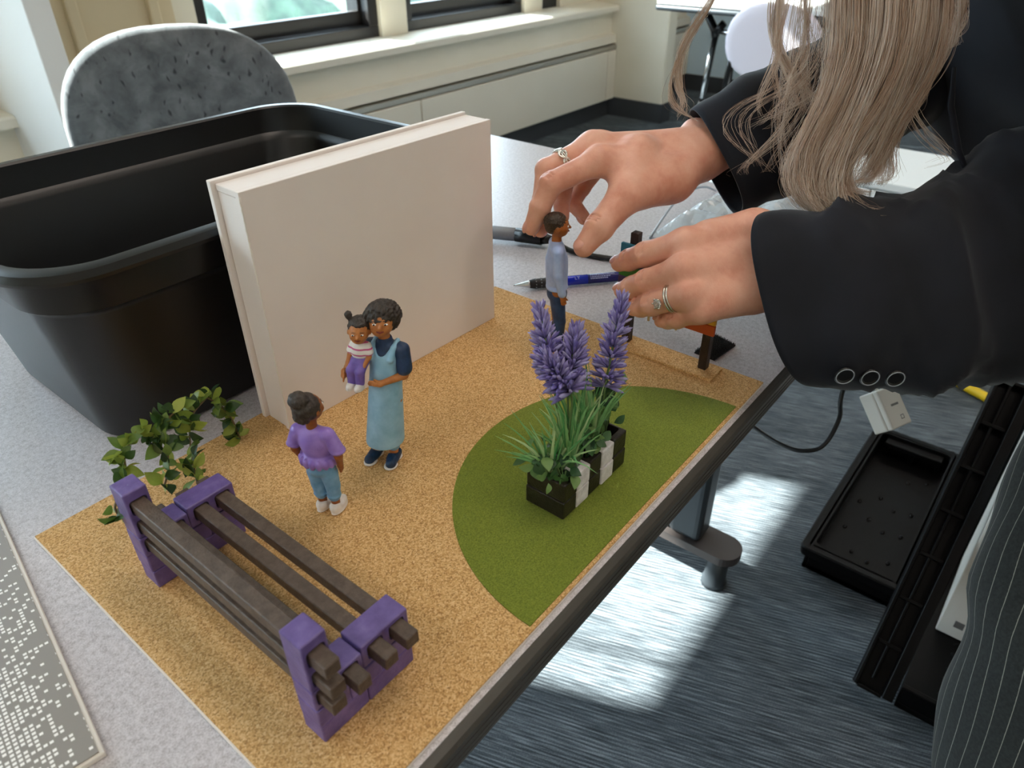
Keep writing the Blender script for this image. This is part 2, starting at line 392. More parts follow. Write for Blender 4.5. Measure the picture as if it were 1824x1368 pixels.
# beige panelled stretch between the window bays, with two upright battens
bm = bmesh.new(); bbox(bm, (0.60, YG-0.05, ZS), (1.385, YG-0.02, ZH+0.06)); o = struct('trim_1', bm, 'wall_panel'); o.parent = None
for x in (1.06, 1.312):
    bm = bmesh.new(); bbox(bm, (x-0.018, YG-0.075, ZS), (x+0.018, YG-0.05, ZH+0.06), 0.006); bm_obj('batten', bm, 'wall_panel', o)
bm = bmesh.new(); bbox(bm, (0.772, 2.10, 0.0), (0.835, YG-0.05, HC), 0.004); struct('wall_fin', bm, 'wall_white')
bm = bmesh.new(); bbox(bm, (3.97, 2.09, 0.0), (4.07, YG, HC), 0.012); pil = struct('wall_pillar', bm, 'wall_cream')
bm = bmesh.new(); bbox(bm, (3.962, 2.082, 0.0), (4.078, YW, 0.105), 0.003); struct('baseboard_pillar', bm, 'rubber_base')
for n, (a, b) in enumerate([(XL, 0.772), (0.835, 3.97), (4.07, XR)]):
    bm = bmesh.new(); prism(bm, [(YW-0.045, ZS-0.03), (YW-0.045, ZS-0.006), (YW-0.037, ZS), (YG+0.02, ZS+0.012), (YG+0.02, ZS-0.03)], a, b, 'x')
    struct('sill_%d' % (n+1), bm, 'radiator_paint')
    # radiator cover: ledge, shadow groove, metal strip, flat doors, toe space
    bm = bmesh.new()
    prism(bm, [(YW, 0.455), (YW-0.03, 0.445), (YW-0.035, 0.405), (YW, 0.40)], a, b, 'x')
    rad = struct('radiator_cover_%d' % (n+1), bm, 'radiator_paint')
    bm = bmesh.new(); bbox(bm, (a, YW-0.045, 0.372), (b, YW-0.002, 0.394), 0.003); bm_obj('metal_strip', bm, 'metal_trim', rad)
    x = a
    while x < b-0.05:
        x2 = min(x+1.52, b)
        bm = bmesh.new(); bbox(bm, (x+0.003, YW-0.05, 0.10), (x2-0.003, YW-0.002, 0.368), 0.004); bm_obj('panel', bm, 'radiator_paint', rad); x = x2
    bm = bmesh.new(); bbox(bm, (a, YW-0.012, 0.0), (b, YW-0.001, 0.10)); bm_obj('toe_space', bm, 'rubber_base', rad)
for n, (a, b) in enumerate(WIN):
    w = empty('window_%d' % (n+1), (0, 0, 0), kind='structure')
    bm = bmesh.new(); z0, z1 = ZS+0.005, ZH+0.06
    for lo, hi in (((a, YG, z0), (b, 2.74, z0+0.05)), ((a, YG, z1-0.05), (b, 2.74, z1)), ((a, YG, z0+0.05), (a+0.05, 2.74, z1-0.05)), ((b-0.05, YG, z0+0.05), (b, 2.74, z1-0.05))): bbox(bm, lo, hi, 0.004)
    bm_obj('window_frame', bm, 'window_black', w)
    bm = bmesh.new(); a1, b1, z2, z3 = a+0.052, b-0.052, z0+0.052, z1-0.052; s = 0.055
    for lo, hi in (((a1, YG+0.05, z2), (b1, YG+0.09, z2+s)), ((a1, YG+0.05, z3-s), (b1, YG+0.09, z3)), ((a1, YG+0.05, z2+s), (a1+0.012, YG+0.09, z3-s)), ((b1-0.012, YG+0.05, z2+s), (b1, YG+0.09, z3-s))): bbox(bm, lo, hi, 0.003)
    bm_obj('sash', bm, 'window_black', w)
    bm = bmesh.new(); bbox(bm, (a1+0.012, YG+0.068, z2+s), (b1-0.012, YG+0.072, z3-s)); bm_obj('pane', bm, 'window_glass', w)
    if n == 2:
        bm = bmesh.new(); bbox(bm, (a1+0.115, YG+0.075, z2+s), (a1+0.127, YG+0.085, z3-s)); bm_obj('glazing_bar', bm, 'window_black', w)
    for x in (a-0.062, b+0.0):
        pass
# ceiling light panels
for i, (x, y) in enumerate([(-1.3, -1.6), (0.9, -1.6), (3.2, -1.6), (-1.3, 0.3), (0.9, 0.3), (3.2, 0.3)]):
    l = empty('ceiling_light', (x, y, HC), label='flat recessed office light panel in the ceiling', cat='ceiling light', group='office ceiling light panels')
    bm = bmesh.new()
    for lo, hi in (((-0.31, -0.61, -0.03), (0.31, -0.58, 0)), ((-0.31, 0.58, -0.03), (0.31, 0.61, 0)), ((-0.31, -0.58, -0.03), (-0.28, 0.58, 0)), ((0.28, -0.58, -0.03), (0.31, 0.58, 0))): bbox(bm, lo, hi)
    bm_obj('frame', bm, 'ceiling_tile', l)
    bm = bmesh.new(); bbox(bm, (-0.28, -0.58, -0.02), (0.28, 0.58, -0.012)); bm_obj('diffuser', bm, 'lamp_diffuser', l)
# outside the windows
bm = bmesh.new(); bbox(bm, (-60, 4.0, -5.2), (80, 120, -5.0)); struct('ground_outside', bm, 'outdoor_ground')
for i, (x, y, r, h) in enumerate([(6.0, 12.5, 2.0, -2.2), (11.0, 14, 2.2, -2.0), (2.0, 17, 2.0, -2.4), (16, 13, 2.0, -2.6), (8, 22, 2.8, -1.2), (17, 23, 2.8, -1.5)]):
    tr = empty('tree', (x, y, -5.0), label='leafy green tree blurred outside the office window', cat='tree', group='trees outside the windows')
    pr = [Ell((0, 0, h+5-0.1*r), (r*0.8, r*0.8, r*0.7))]
    for k in range(9):
        an = k*2.4; pr.append(Ell((0.6*r*math.cos(an), 0.6*r*math.sin(an), h+5+r*0.5*math.sin(k*1.7)), (0.5*r,)*3))
    link('crown', field_mesh('crown', pr, 0.22, 0.3, disp=lumpy(0.22, 3.2, i)), 'tree_leaf', tr)
    bm = bmesh.new(); tube(bm, [(0, 0, 0), (0.05, 0, h+4), (0, 0, h+5)], [0.22, 0.16, 0.1], 8); bm_obj('trunk', bm, 'bark', tr)

# ================================================================== furniture
TZ = 0.7265; CZ = 0.7305                 # desk top, surface of the cork sheet
def rrect(x0, x1, y0, y1, r, z, n=6):
    pts = []
    for cx, cy, a0 in ((x1-r, y1-r, 0), (x0+r, y1-r, PI/2), (x0+r, y0+r, PI), (x1-r, y0+r, 1.5*PI)):
        for k in range(n+1):
            a = a0+PI/2*k/n; pts.append((cx+r*math.cos(a), cy+r*math.sin(a), z))
    return pts
# --- desk
desk = empty('office_desk', (0.2, 0.55, 0), label='long grey speckled office desk with ribbed grey edge band carrying the cork model', cat='desk')
def dchild(o):
    o.parent = desk; o.matrix_parent_inverse = Matrix.Translation((-0.2, -0.55, 0)); return o
DX0, DX1, DY0, DY1 = -0.85, 1.077, 0.166, 0.925
dchild(box('tabletop', (DX0, DY0, TZ-0.030), (DX1, DY1, TZ), 'tabletop'))
prof = [(0.0002, TZ), (0.002, TZ-0.0008), (0.0048, TZ-0.003), (0.0062, TZ-0.0062), (0.0062, TZ-0.0105), (0.0004, TZ-0.0118), (0.0056, TZ-0.0132), (0.0056, TZ-0.0172), (0.0003, TZ-0.0185), (0.005, TZ-0.02), (0.005, TZ-0.0235), (0.0003, TZ-0.0248), (0.0042, TZ-0.0262), (0.0035, TZ-0.0305), (0.0002, TZ-0.0312)]
dchild(loft('edge_band', [rrect(DX0-o, DX1+o, DY0-o, DY1+o, 0.003+o, z, 3) for o, z in prof], 'table_edge', smooth=False))
for x in (0.985, -0.72):
    bm = bmesh.new(); bbox(bm, (x-0.027, 0.335, 0.10), (x+0.027, 0.40, TZ-0.0305), 0.012, 3); dchild(bm_obj('leg', bm, 'leg_metal'))
    bm = bmesh.new(); pts = rrect(x-0.034, x+0.034, 0.262, 0.84, 0.032, 0, 8); prism(bm, [p[:2] for p in pts], 0.082, 0.10); dchild(bm_obj('foot', bm, 'foot_metal'))
    bm = bmesh.new(); tube(bm, [(x-0.012, 0.402, 0.112), (x-0.012, 0.80, 0.112)], 0.0115, 10); dchild(bm_obj('cable_tray', bm, 'leg_metal'))
    for y in (0.30, 0.80):
        bm = bmesh.new(); lathe(bm, [(0.024, 0), (0.024, 0.012), (0.021, 0.02), (0.021, 0.0815)], 18, (x, y, 0)); dchild(bm_obj('glide', bm, 'leg_metal'))
    bm = bmesh.new(); bbox(bm, (x-0.03, 0.25, TZ-0.062), (x+0.03, 0.86, TZ-0.0312), 0.004); dchild(bm_obj('top_bracket', bm, 'black_metal'))

# --- tote bin
bn = empty('storage_tote', (0.34, 0.645, TZ), label='empty black plastic storage tote with rolled rim standing behind the white box', cat='tote bin')
BX0, BX1, BY0, BY1 = 0.122, 0.562, 0.493, 0.80
H = 0.172
outer = [(0.046, 0.0), (0.040, 0.0035), (0.036, 0.03), (0.020, 0.128), (0.0165, 0.133), (0.0125, 0.136), (0.0095, H-0.014), (0.0095, H-0.010), (0.001, H-0.009), (0.0, H-0.006), (0.0015, H-0.001), (0.004, H), (0.011, H), (0.0128, H-0.002), (0.0135, H-0.012), (0.016, H-0.028), (0.0195, H-0.031), (0.0215, H-0.036), (0.040, 0.03), (0.046, 0.006), (0.06, 0.0045)]
rings = [[(p[0]-0.34, p[1]-0.645, p[2]) for p in rrect(BX0+i, BX1-i, BY0+i, BY1-i, max(0.058-i*0.35, 0.02), z, 10)] for i, z in outer]
o = loft('tub', rings, 'bin_plastic', bn, cap=(True, True), sharp=32)
# --- white foam board box
fb = empty('foam_board_box', (0.26, 0.4505, CZ), math.atan2(-0.008, 0.258), label='tall white foam board box standing upright on the cork sheet', cat='box')
w, d, h, th = 0.258, 0.036, 0.2045, 0.0048
box('front_panel', (0, 0, 0), (w, th, h-0.0008), 'foam_paper', fb, 0.0004, 1)
box('back_panel', (-0.0025, d-th, 0.0), (w, d, h+0.0012), 'foam_paper', fb, 0.0004, 1)
box('top_strip', (0.0008, th+0.0008, h-th-0.0012), (w-0.0005, d-th-0.0008, h-0.0012), 'foam_paper', fb, 0.0004, 1)
box('side_strip', (0.0014, th+0.0008, 0.0), (th+0.0014, d-th-0.0008, h-th-0.0018), 'foam_paper', fb, 0.0004, 1)
box('side_strip', (w-th-0.001, th+0.0008, 0.0), (w-0.001, d-th-0.0008, h-th-0.0018), 'foam_paper', fb, 0.0004, 1)
bm = bmesh.new(); tube(bm, [(0.0001, -0.0001, 0.002+0.198*k/60) if k % 2 else (0.0004, -0.0003, 0.002+0.198*k/60) for k in range(61)], [0.0005+0.0004*random.random() for _ in range(61)], 5); bm_obj('torn_edge', bm, 'foam_core', fb)
# --- cork base board and felt lawn
cb = empty('model_base_board', (0.3245, 0.3295, TZ), label='flat rectangular model base board covered with a golden cork sheet', cat='board')
CX0, CX1, CY0, CY1 = 0.073, 0.576, 0.1695, 0.4905
box('foam_base', (CX0-0.3245-0.0008, CY0-0.3295, 0.0002), (CX1-0.3245, CY1-0.3295+0.0004, 0.0026), 'foam_paper', cb)
bm = bmesh.new(); bbox(bm, (CX0-0.3245, CY0-0.3295, 0.0027), (CX1-0.3245, CY1-0.3295, 0.004), 0.0003, 1); bm_obj('cork_sheet', bm, 'cork', cb)
bm = bmesh.new(); pts = [(0.376+0.147*math.cos(PI*k/64), 0.1725+0.147*math.sin(PI*k/64)) for k in range(65)]
prism(bm, pts, CZ, CZ+0.0009); lawn = bm_obj('felt_lawn', bm, 'felt'); tag(lawn, 'half round olive green felt lawn laid on the cork', 'felt mat')

# --- model bench
bench = empty('model_bench', (0.1355, 0.305, CZ), label='miniature park bench with purple block ends and brown slats', cat='model bench')
BO = Vector((0.1355, 0.305, CZ))
def booled(me_bm, cuts):
    me = bpy.data.meshes.new('cutme'); me_bm.to_mesh(me); me_bm.free(); a = bpy.data.objects.new('cutme', me); COL.objects.link(a); tmp = [a]
    for c in cuts:
        b2 = bmesh.new(); bbox(b2, c[0], c[1], 0.0022, 3); m2 = bpy.data.meshes.new('cutter'); bmesh.ops.recalc_face_normals(b2, faces=b2.faces); b2.to_mesh(m2); b2.free()
        b = bpy.data.objects.new('cutter', m2); COL.objects.link(b); tmp.append(b)
        md = a.modifiers.new('cut', 'BOOLEAN'); md.operation = 'DIFFERENCE'; md.object = b; md.solver = 'EXACT'
    dg = bpy.context.evaluated_depsgraph_get(); out = bpy.data.meshes.new_from_object(a.evaluated_get(dg))
    for x in tmp: bpy.data.objects.remove(x)
    return out
Z0 = CZ
BARS = [(0.1105, Z0+0.0670), (0.1105, Z0+0.0515), (0.1105, Z0+0.0365), (0.1262, Z0+0.0355), (0.1442, Z0+0.0372), (0.1597, Z0+0.0372)]
BLK = [(0.103, 0.118, 0.0440, 0.0790), (0.103, 0.118, 0.0285, 0.0436), (0.1183, 0.1345, 0.0285, 0.0428), (0.1348, 0.1685, 0.0285, 0.0455),
       (0.103, 0.1240, 0.0146, 0.0282), (0.1243, 0.1460, 0.0143, 0.0282), (0.1463, 0.1688, 0.0146, 0.0282), (0.1035, 0.1345, 0.0, 0.0143), (0.1348, 0.1686, 0.0, 0.0143)]
for y0, y1 in ((0.2115, 0.2285), (0.3780, 0.3950)):
    for bx0, bx1, bz0, bz1 in BLK:
        j = [random.uniform(-0.00035, 0.00035) for _ in range(4)]
        b2 = bmesh.new(); bbox(b2, (bx0+j[0]*0.3, y0+j[1], Z0+bz0), (bx1+j[2]*0.3, y1+j[3], Z0+bz1), 0.0009, 2); bmesh.ops.recalc_face_normals(b2, faces=b2.faces)
        cuts = [((x-0.0056, y0-0.01, z-0.0056), (x+0.0056, y1+0.01, z+0.0056)) for x, z in BARS if bx0 < x < bx1 and Z0+bz0 < z < Z0+bz1]
        me = booled(b2, cuts); me.transform(Matrix.Translation(-BO)); link('block', me, 'purple_paint', bench)
for x, z in BARS:
    e = random.uniform(-0.0012, 0.0012); bm = bmesh.new(); bbox(bm, (x-0.0044, 0.1995+e, z-0.0044), (x+0.0044, 0.4035+e, z+0.0044), 0.0005, 1)
    bmesh.ops.translate(bm, verts=bm.verts, vec=-BO); bm_obj('slat', bm, 'brown_bar', bench)

# --- speckled pad at the desk corner
t = NT('speckle_print'); t.set(Roughness=0.5)
tc = t.coord('Object'); vm = t.n('ShaderNodeVectorMath'); vm.operation = 'SCALE'; vm.inputs[3].default_value = 1/0.0029; t.l(tc, vm.inputs[0])
vf = t.n('ShaderNodeVectorMath'); vf.operation = 'FLOOR'; t.l(vm.outputs[0], vf.inputs[0]); fr_ = t.n('ShaderNodeVectorMath'); fr_.operation = 'FRACTION'; t.l(vm.outputs[0], fr_.inputs[0])
sx = t.n('ShaderNodeSeparateXYZ'); t.l(vf.outputs[0], sx.inputs[0]); cx = t.n('ShaderNodeCombineXYZ'); t.l(sx.outputs[0], cx.inputs[0]); t.l(sx.outputs[1], cx.inputs[1])
wn = t.n('ShaderNodeTexWhiteNoise'); wn.noise_dimensions = '2D'; t.l(cx.outputs[0], wn.inputs['Vector'])
sf = t.n('ShaderNodeSeparateXYZ'); t.l(fr_.outputs[0], sf.inputs[0])
inx = t.math('LESS_THAN', sf.outputs[0], 0.66); iny = t.math('LESS_THAN', sf.outputs[1], 0.62)
dx = t.math('DIVIDE', t.math('ABSOLUTE', t.math('SUBTRACT', sx.outputs[0], -13.0)), 13.0)
pr_ = t.math('MAXIMUM', t.math('SUBTRACT', 0.88, t.math('MULTIPLY', dx, 0.85)), 0.17)
on = t.math('MULTIPLY', t.math('LESS_THAN', wn.outputs[0], pr_), t.math('MULTIPLY', inx, iny))
t.base(t.mix(on, lin('#928c85'), lin('#fdfbf8')))
pad = empty('speckled_pad', (0.0285, 0.298, TZ), math.atan2(0.237, 0.039)-PI/2, label='thin grey pad with white pixel speckles and pale edges on the desk', cat='pad')
box('base', (-0.16, 0, 0), (0, 0.34, 0.0040), 'white_plastic', pad, 0.0008)
box('printed_top', (-0.1585, 0.0018, 0.0041), (-0.0025, 0.338, 0.0047), 'speckle_print', pad)

# --- charging cable and black connector
cb2 = empty('charging_cable', (0.71, 0.5, TZ), label='black cable with grey plug bar lying behind the white box', cat='cable')
pl = [Vector((0.673, 0.64, TZ+0.0112)), Vector((0.685, 0.585, TZ+0.0112)), Vector((0.6975, 0.556, TZ+0.0112))]
OFS = Vector((0.71, 0.5, TZ))
def off(L, o): return [Vector(p)-o for p in L]
bm = bmesh.new(); tube(bm, off(pl, OFS), 0.0108, 4, flat=0.8, upv=(0.2, 0.2, 1)); bm_obj('plug_bar', bm, 'grey_plastic', cb2)
bm = bmesh.new(); tube(bm, off([(0.6975, 0.556, TZ+0.0112), (0.7085, 0.523, TZ+0.0112)], OFS), 0.0105, 8, flat=0.9); tube(bm, off([(0.7085, 0.523, TZ+0.0112), (0.7125, 0.508, TZ+0.0112)], OFS), [0.0085, 0.005], 8); bm_obj('connector', bm, 'black_plastic', cb2)
bm = bmesh.new(); tube(bm, off(spline([(0.7125, 0.508, TZ+0.0112), (0.712, 0.478, TZ+0.004), (0.722, 0.432, TZ+0.0038), (0.742, 0.39, TZ+0.0038), (0.79, 0.36, TZ+0.0038), (0.86, 0.34, TZ+0.0038)]), OFS), 0.0036, 8); bm_obj('cord', bm, 'black_plastic', cb2)
# --- ball pen
plain('pen_blue', '#1f33c8', 0.2); plain('pen_dark', '#1a1a1c', 0.55); plain('pen_print', '#b9c4f4', 0.5)
pa, pb = Vector((0.586, 0.4714, TZ+0.0058)), Vector((0.6905, 0.382, TZ+0.0058)); ax = (pb-pa).normalized()
pen = empty('ball_pen', pa, label='blue ball pen with black grip and silver tip on the desk', cat='pen')
bm = bmesh.new(); lathe(bm, [(0.0006, 0), (0.0012, 0.003), (0.0036, 0.0155), (0.0040, 0.017)], 14, axis=ax); bm_obj('tip', bm, 'chrome', pen)
bm = bmesh.new(); lathe(bm, [(0.0042, 0.017), (0.0052, 0.022), (0.0052, 0.036), (0.0048, 0.0385)], 14, axis=ax); g = bm_obj('grip', bm, 'pen_dark', pen)
for k in range(10):
    for j in range(3):
        a = k*0.628+j*0.314; q = Vector((0, 0, 1)).rotation_difference(ax); p = q @ Vector((0.0052*math.cos(a), 0.0052*math.sin(a), 0.023+0.0055*j))
        bm = bmesh.new(); bmesh.ops.create_icosphere(bm, subdivisions=1, radius=0.0007); bm_obj('grip_dot', bm, 'grey_plastic', g, loc=p)
bm = bmesh.new(); lathe(bm, [(0.0048, 0.0386), (0.0050, 0.042), (0.0050, 0.0775)], 16, axis=ax); bm_obj('barrel', bm, 'pen_blue', pen)
plain('pen_navy', '#14186e', 0.25); bm = bmesh.new(); lathe(bm, [(0.0050, 0.0776), (0.0050, 0.115), (0.0045, 0.118)], 16, axis=ax); bm_obj('barrel', bm, 'pen_navy', pen)
bm = bmesh.new(); lathe(bm, [(0.003, 0.118), (0.003, 0.128), (0.002, 0.13)], 12, axis=ax); bm_obj('push_button', bm, 'chrome', pen)
side = (ax.cross(Vector((0, 0, 1)))).normalized(); upn = side.cross(ax)
nrm = (upn*0.75+side*0.66).normalized(); vv = nrm.cross(ax).normalized()
if vv.z < 0: vv = -vv
PM = Matrix(((ax.x, vv.x, nrm.x, 0), (ax.y, vv.y, nrm.y, 0), (ax.z, vv.z, nrm.z, 0), (0, 0, 0, 1)))
text_mesh('print', 'LY', 0.0052, 'pen_print', pen, Matrix.Translation(ax*0.066+nrm*0.00525) @ PM)
for r_, (off_, ln) in enumerate(((0.0019, 0.026), (0.0, 0.021), (-0.0018, 0.018))):   # three lines too small to read
    bm = bmesh.new(); x = 0.0
    while x < ln:
        w_ = random.uniform(0.0009, 0.0022); bbox(bm, (x, off_-0.0004, 0.0046), (x+w_, off_+0.0004, 0.00515)); x += w_+0.0006
    bmesh.ops.transform(bm, matrix=Matrix.Translation(ax*0.080) @ PM, verts=bm.verts); tag(bm_obj('print', bm, 'pen_print', pen), kind='stuff')
pen.scale = (1.12, 1.12, 1.12)
pen.location.z = TZ+0.0066
# --- black hook and loop square
t = NT('hook_tape'); t.set(Roughness=0.6); co = t.coord(); t.base(t.ramp(t.noise(co, 900, 2), [(0.4, '#0c0c0d'), (0.7, '#2c2c2f')]))
hk = empty('hook_tape_square', (0.611, 0.2335, TZ), label='small square of black hook tape on the desk behind the sign', cat='tape')
a, b, c_, d_ = [Vector(v)-Vector((0.611, 0.2335)) for v in ((0.589, 0.2455), (0.634, 0.2445), (0.627, 0.2195), (0.588, 0.2235))]
bm = bmesh.new(); prism(bm, [a, b, c_, d_], 0.0001, 0.0012); bm_obj('backing', bm, 'hook_tape', hk)
bm = bmesh.new()
for i in range(22):
    for j in range(26):
        u, v = (i+0.5)/22, (j+0.5)/26; p = (a*(1-u)+b*u)*(1-v)+(d_*(1-u)+c_*u)*v
        tube(bm, [(p.x, p.y, 0.0012), (p.x+random.uniform(-0.0006, 0.0006), p.y+random.uniform(-0.0006, 0.0006), 0.0030+random.random()*0.0008)], 0.0003, 3)
tag(bm_obj('hooks', bm, 'hook_tape', hk), kind='stuff')

# ================================================================== plants and sign on the model
def leafmat(name, a, b, rough=0.45, scale=160):
    t = NT(name); t.set(Roughness=rough, Specular_IOR_Level=0.5); co = t.coord(); oi = t.n('ShaderNodeObjectInfo')
    c = t.ramp(t.math('ADD', t.math('MULTIPLY', t.noise(co, scale, 2), 0.5), t.math('MULTIPLY', oi.outputs['Random'], 0.5)), [(0.25, a), (0.75, b)])
    t.base(c)
    tl = t.n('ShaderNodeBsdfTranslucent'); t.l(c, tl.inputs[0]); mx = t.n('ShaderNodeMixShader'); mx.inputs[0].default_value = 0.25
    t.l(t.b.outputs[0], mx.inputs[1]); t.l(tl.outputs[0], mx.inputs[2]); t.l(mx.outputs[0], t.out.inputs[0])
leafmat('ivy_dark', '#1f3a1c', '#3f5f2c'); leafmat('ivy_mid', '#4d6b2a', '#7d9440'); leafmat('ivy_light', '#7d9236', '#a9b653')
leafmat('herb_dark', '#23442a', '#47703e'); leafmat('herb_mid', '#4f7a3e', '#86a664')
leafmat('blade_green', '#4f9a58', '#98c884', 0.5); leafmat('blade_pale', '#8fbe78', '#c6dca4', 0.5)
leafmat('floret_purple', '#7a6eb6', '#a89cd8', 0.4, 300); leafmat('floret_pale', '#9a90cc', '#c8c0ea', 0.4, 300); plain('stem_green', '#5f7a45', 0.6); plain('stem_brown', '#6a5a3c', 0.7)
def leaf_mesh(name, L, Wd, fold=0.25, curl=0.25, m=None, n=6):
    prof = [0.0, 0.55, 0.92, 1.0, 0.82, 0.48, 0.0]; vs, fs = [], []
    for i in range(n+1):
        t = i/n; w = Wd/2*prof[int(round(t*6))]; z = curl*L*(t-t*t*1.2); y = L*t
        vs += [(-w, y, z+fold*w), (0, y, z), (w, y, z+fold*w)]
    for i in range(n):
        a = 3*i; fs += [(a, a+1, a+4, a+3), (a+1, a+2, a+5, a+4)]
    me = bpy.data.meshes.new(name); me.from_pydata(vs, [], fs); me.materials.append(MATS[m]); me.polygons.foreach_set('use_smooth', [True]*len(me.polygons)); return me
def place(me, name, parent, p, d, up=None, s=1.0, base=Vector((0, 0, 0))):
    d = Vector(d).normalized(); up = Vector(up) if up is not None else Vector((0, 0, 1)); z = up-d*up.dot(d)
    z = z.normalized() if z.length > 1e-4 else d.orthogonal().normalized(); x = d.cross(z)
    o = bpy.data.objects.new(name, me); COL.objects.link(o); o.parent = parent
    M = Matrix(((x.x, d.x, z.x), (x.y, d.y, z.y), (x.z, d.z, z.z)))*s; M = M.to_4x4(); M.translation = Vector(p)-base; o.matrix_local = M; return o
def rvec(): 
    v = Vector((random.gauss(0, 1), random.gauss(0, 1), random.gauss(0, 1))); return v.normalized()
CAMV = Vector((-0.6, -0.5, 0.62))
# --- trailing ivy behind the bench
IV = {m: [leaf_mesh('leaf_'+m, l, w_, f_, c_, m) for l, w_, f_, c_ in ((0.0165, 0.0105, 0.3, 0.3), (0.0140, 0.0100, 0.15, 0.45), (0.0175, 0.0100, 0.4, 0.15))] for m in ('ivy_dark', 'ivy_mid', 'ivy_light')}
def py(x, y, Y):              # the point of the upright plane at distance Y that the photo shows at x, y
    d = FW + RT*((x-912)/FPX) - UP*((y-684)/FPX); return CAM + d*(Y/d.y)
STR = [('tall ivy sprig arching up between bench and black tote', [(292, 868, .418), (300, 835, .430), (297, 800, .442), (290, 770, .452), (300, 745, .458), (330, 722, .462)], 0),
       ('bushy ivy sprig standing in front of the black tote', [(352, 862, .425), (346, 835, .435), (340, 800, .450), (338, 765, .457), (345, 735, .462), (368, 708, .466)], 0),
       ('short ivy sprig drooping towards the white box base', [(368, 708, .466), (392, 722, .468), (412, 745, .470), (425, 775, .470), (432, 797, .474)], 0),
       ('ivy sprig curling up beside the tall bench end', [(226, 862, .425), (224, 835, .440), (222, 808, .447), (238, 782, .452), (262, 772, .455), (284, 790, .450), (296, 820, .440)], 0),
       ('low ivy tuft at the foot of the purple bench end', [(222, 926, .400), (212, 918, .402), (205, 905, .405), (208, 890, .410)], 0)]
for lab, path, _ in STR:
    pts = spline([py(*p) for p in path], 6); b0 = pts[0].copy()
    pts = [Vector((p.x, p.y, max(p.z, CZ+0.0015))) for p in pts]
    iv = empty('ivy_sprig', b0, label=lab, cat='artificial plant', group='ivy sprigs behind the bench')
    bm = bmesh.new(); tube(bm, [p-b0 for p in pts], 0.0008, 5); bm_obj('stem', bm, 'stem_brown', iv)
    L = sum((b-a).length for a, b in zip(pts, pts[1:])); nn = max(5, int(L/0.0034)); low = 'tuft' in lab
    for k in range(nn):
        t_ = (k+0.3+0.4*random.random())/nn; p = pts[min(int(t_*(len(pts)-1)), len(pts)-1)]
        for s_ in range(2 if not low else 2):
            d = (rvec()*Vector((1, 0.7, 0.8))+CAMV*0.25+Vector((0, 0, 0.1))); m = random.choices(('ivy_dark', 'ivy_mid', 'ivy_light'), (0.30, 0.42, 0.28) if not low else (0.7, 0.3, 0))[0]
            q = Vector(d).normalized()
            if p.z+q.z*0.014 < CZ+0.003: d = Vector((d.x, d.y, abs(d.z)+0.12))
            s__ = random.uniform(0.58, 0.95)
            if p.y+d.normalized().y*0.0145*s__ > 0.485 and p.z < 0.9: d = Vector((d.x, -abs(d.y)*0.5, d.z))
            place(random.choice(IV[m]), 'leaf', iv, p+rvec()*0.0012+Vector((0, 0, 0.0015)), d, (CAMV+rvec()*0.9), s__, b0)

# --- block planter
plo = Vector((0.356, 0.2255, CZ+0.0009)); planter = empty('block_planter', plo, label='small black planter with two white block bands standing on the felt lawn', cat='planter')
SEG = [(0.3150, 0.3308, 'black_block'), (0.3311, 0.3468, 'white_block'), (0.3471, 0.3628, 'black_block'), (0.3631, 0.3790, 'white_block'), (0.3793, 0.3970, 'black_block')]
PZ = CZ+0.0009
for r in range(2):
    for x0, x1, m in SEG:
        j = [random.uniform(-0.0004, 0.0004) for _ in range(3)]; b2 = bmesh.new()
        bbox(b2, (x0, 0.2090+j[0]-(0.0006 if m[0] == 'w' else 0), PZ+0.0002+r*0.0162), (x1, 0.2425+j[1], PZ+r*0.0162+0.0159+j[2]*0.5), 0.0011, 2); bmesh.ops.recalc_face_normals(b2, faces=b2.faces)
        me = booled(b2, [((x0+0.0022, 0.2140, PZ+0.016), (x1-0.0022, 0.2380, PZ+0.05))]) if r else None
        if me is None:
            me = bpy.data.meshes.new('block'); b2.to_mesh(me); b2.free()
        me.transform(Matrix.Translation(-plo)); link('block', me, m, planter)
PT = PZ+0.030
# grass tufts
def blade(bm_pts, w, m, parent, base):
    n = len(bm_pts); vs, fs = [], []; P, T, U = frames(bm_pts)
    for i, (p, t_, u) in enumerate(zip(P, T, U)):
        s_ = t_.cross(CAMV).normalized(); ww = w*(1-(i/(n-1))**2.2)+0.00008; nv = s_.cross(t_)
        vs += [tuple(p-base-s_*ww), tuple(p-base+nv*ww*0.5), tuple(p-base+s_*ww)]
    for i in range(n-1):
        a = 3*i; fs += [(a, a+1, a+4, a+3), (a+1, a+2, a+5, a+4)]
    me = bpy.data.meshes.new('blade'); me.from_pydata(vs, [], fs); me.materials.append(MATS[m]); me.polygons.foreach_set('use_smooth', [True]*len(me.polygons)); link('blade', me, None, parent)
TUFTS = [((0.3235, 0.228), 38, 'loose grass tuft at the wide black end of the planter', 0.058, 0.9, ('blade_green', 'blade_pale')),
         ((0.3390, 0.223), 48, 'dense grass tuft rising from the first white planter block', 0.066, 0.55, ('blade_green', 'blade_green', 'blade_pale')),
         ((0.3550, 0.226), 40, 'grass tuft in the middle black planter block', 0.076, 0.5, ('blade_green', 'blade_pale')),
         ((0.3710, 0.224), 40, 'tall grass tuft rising from the second white planter block', 0.082, 0.45, ('blade_green', 'blade_green', 'blade_pale'))]
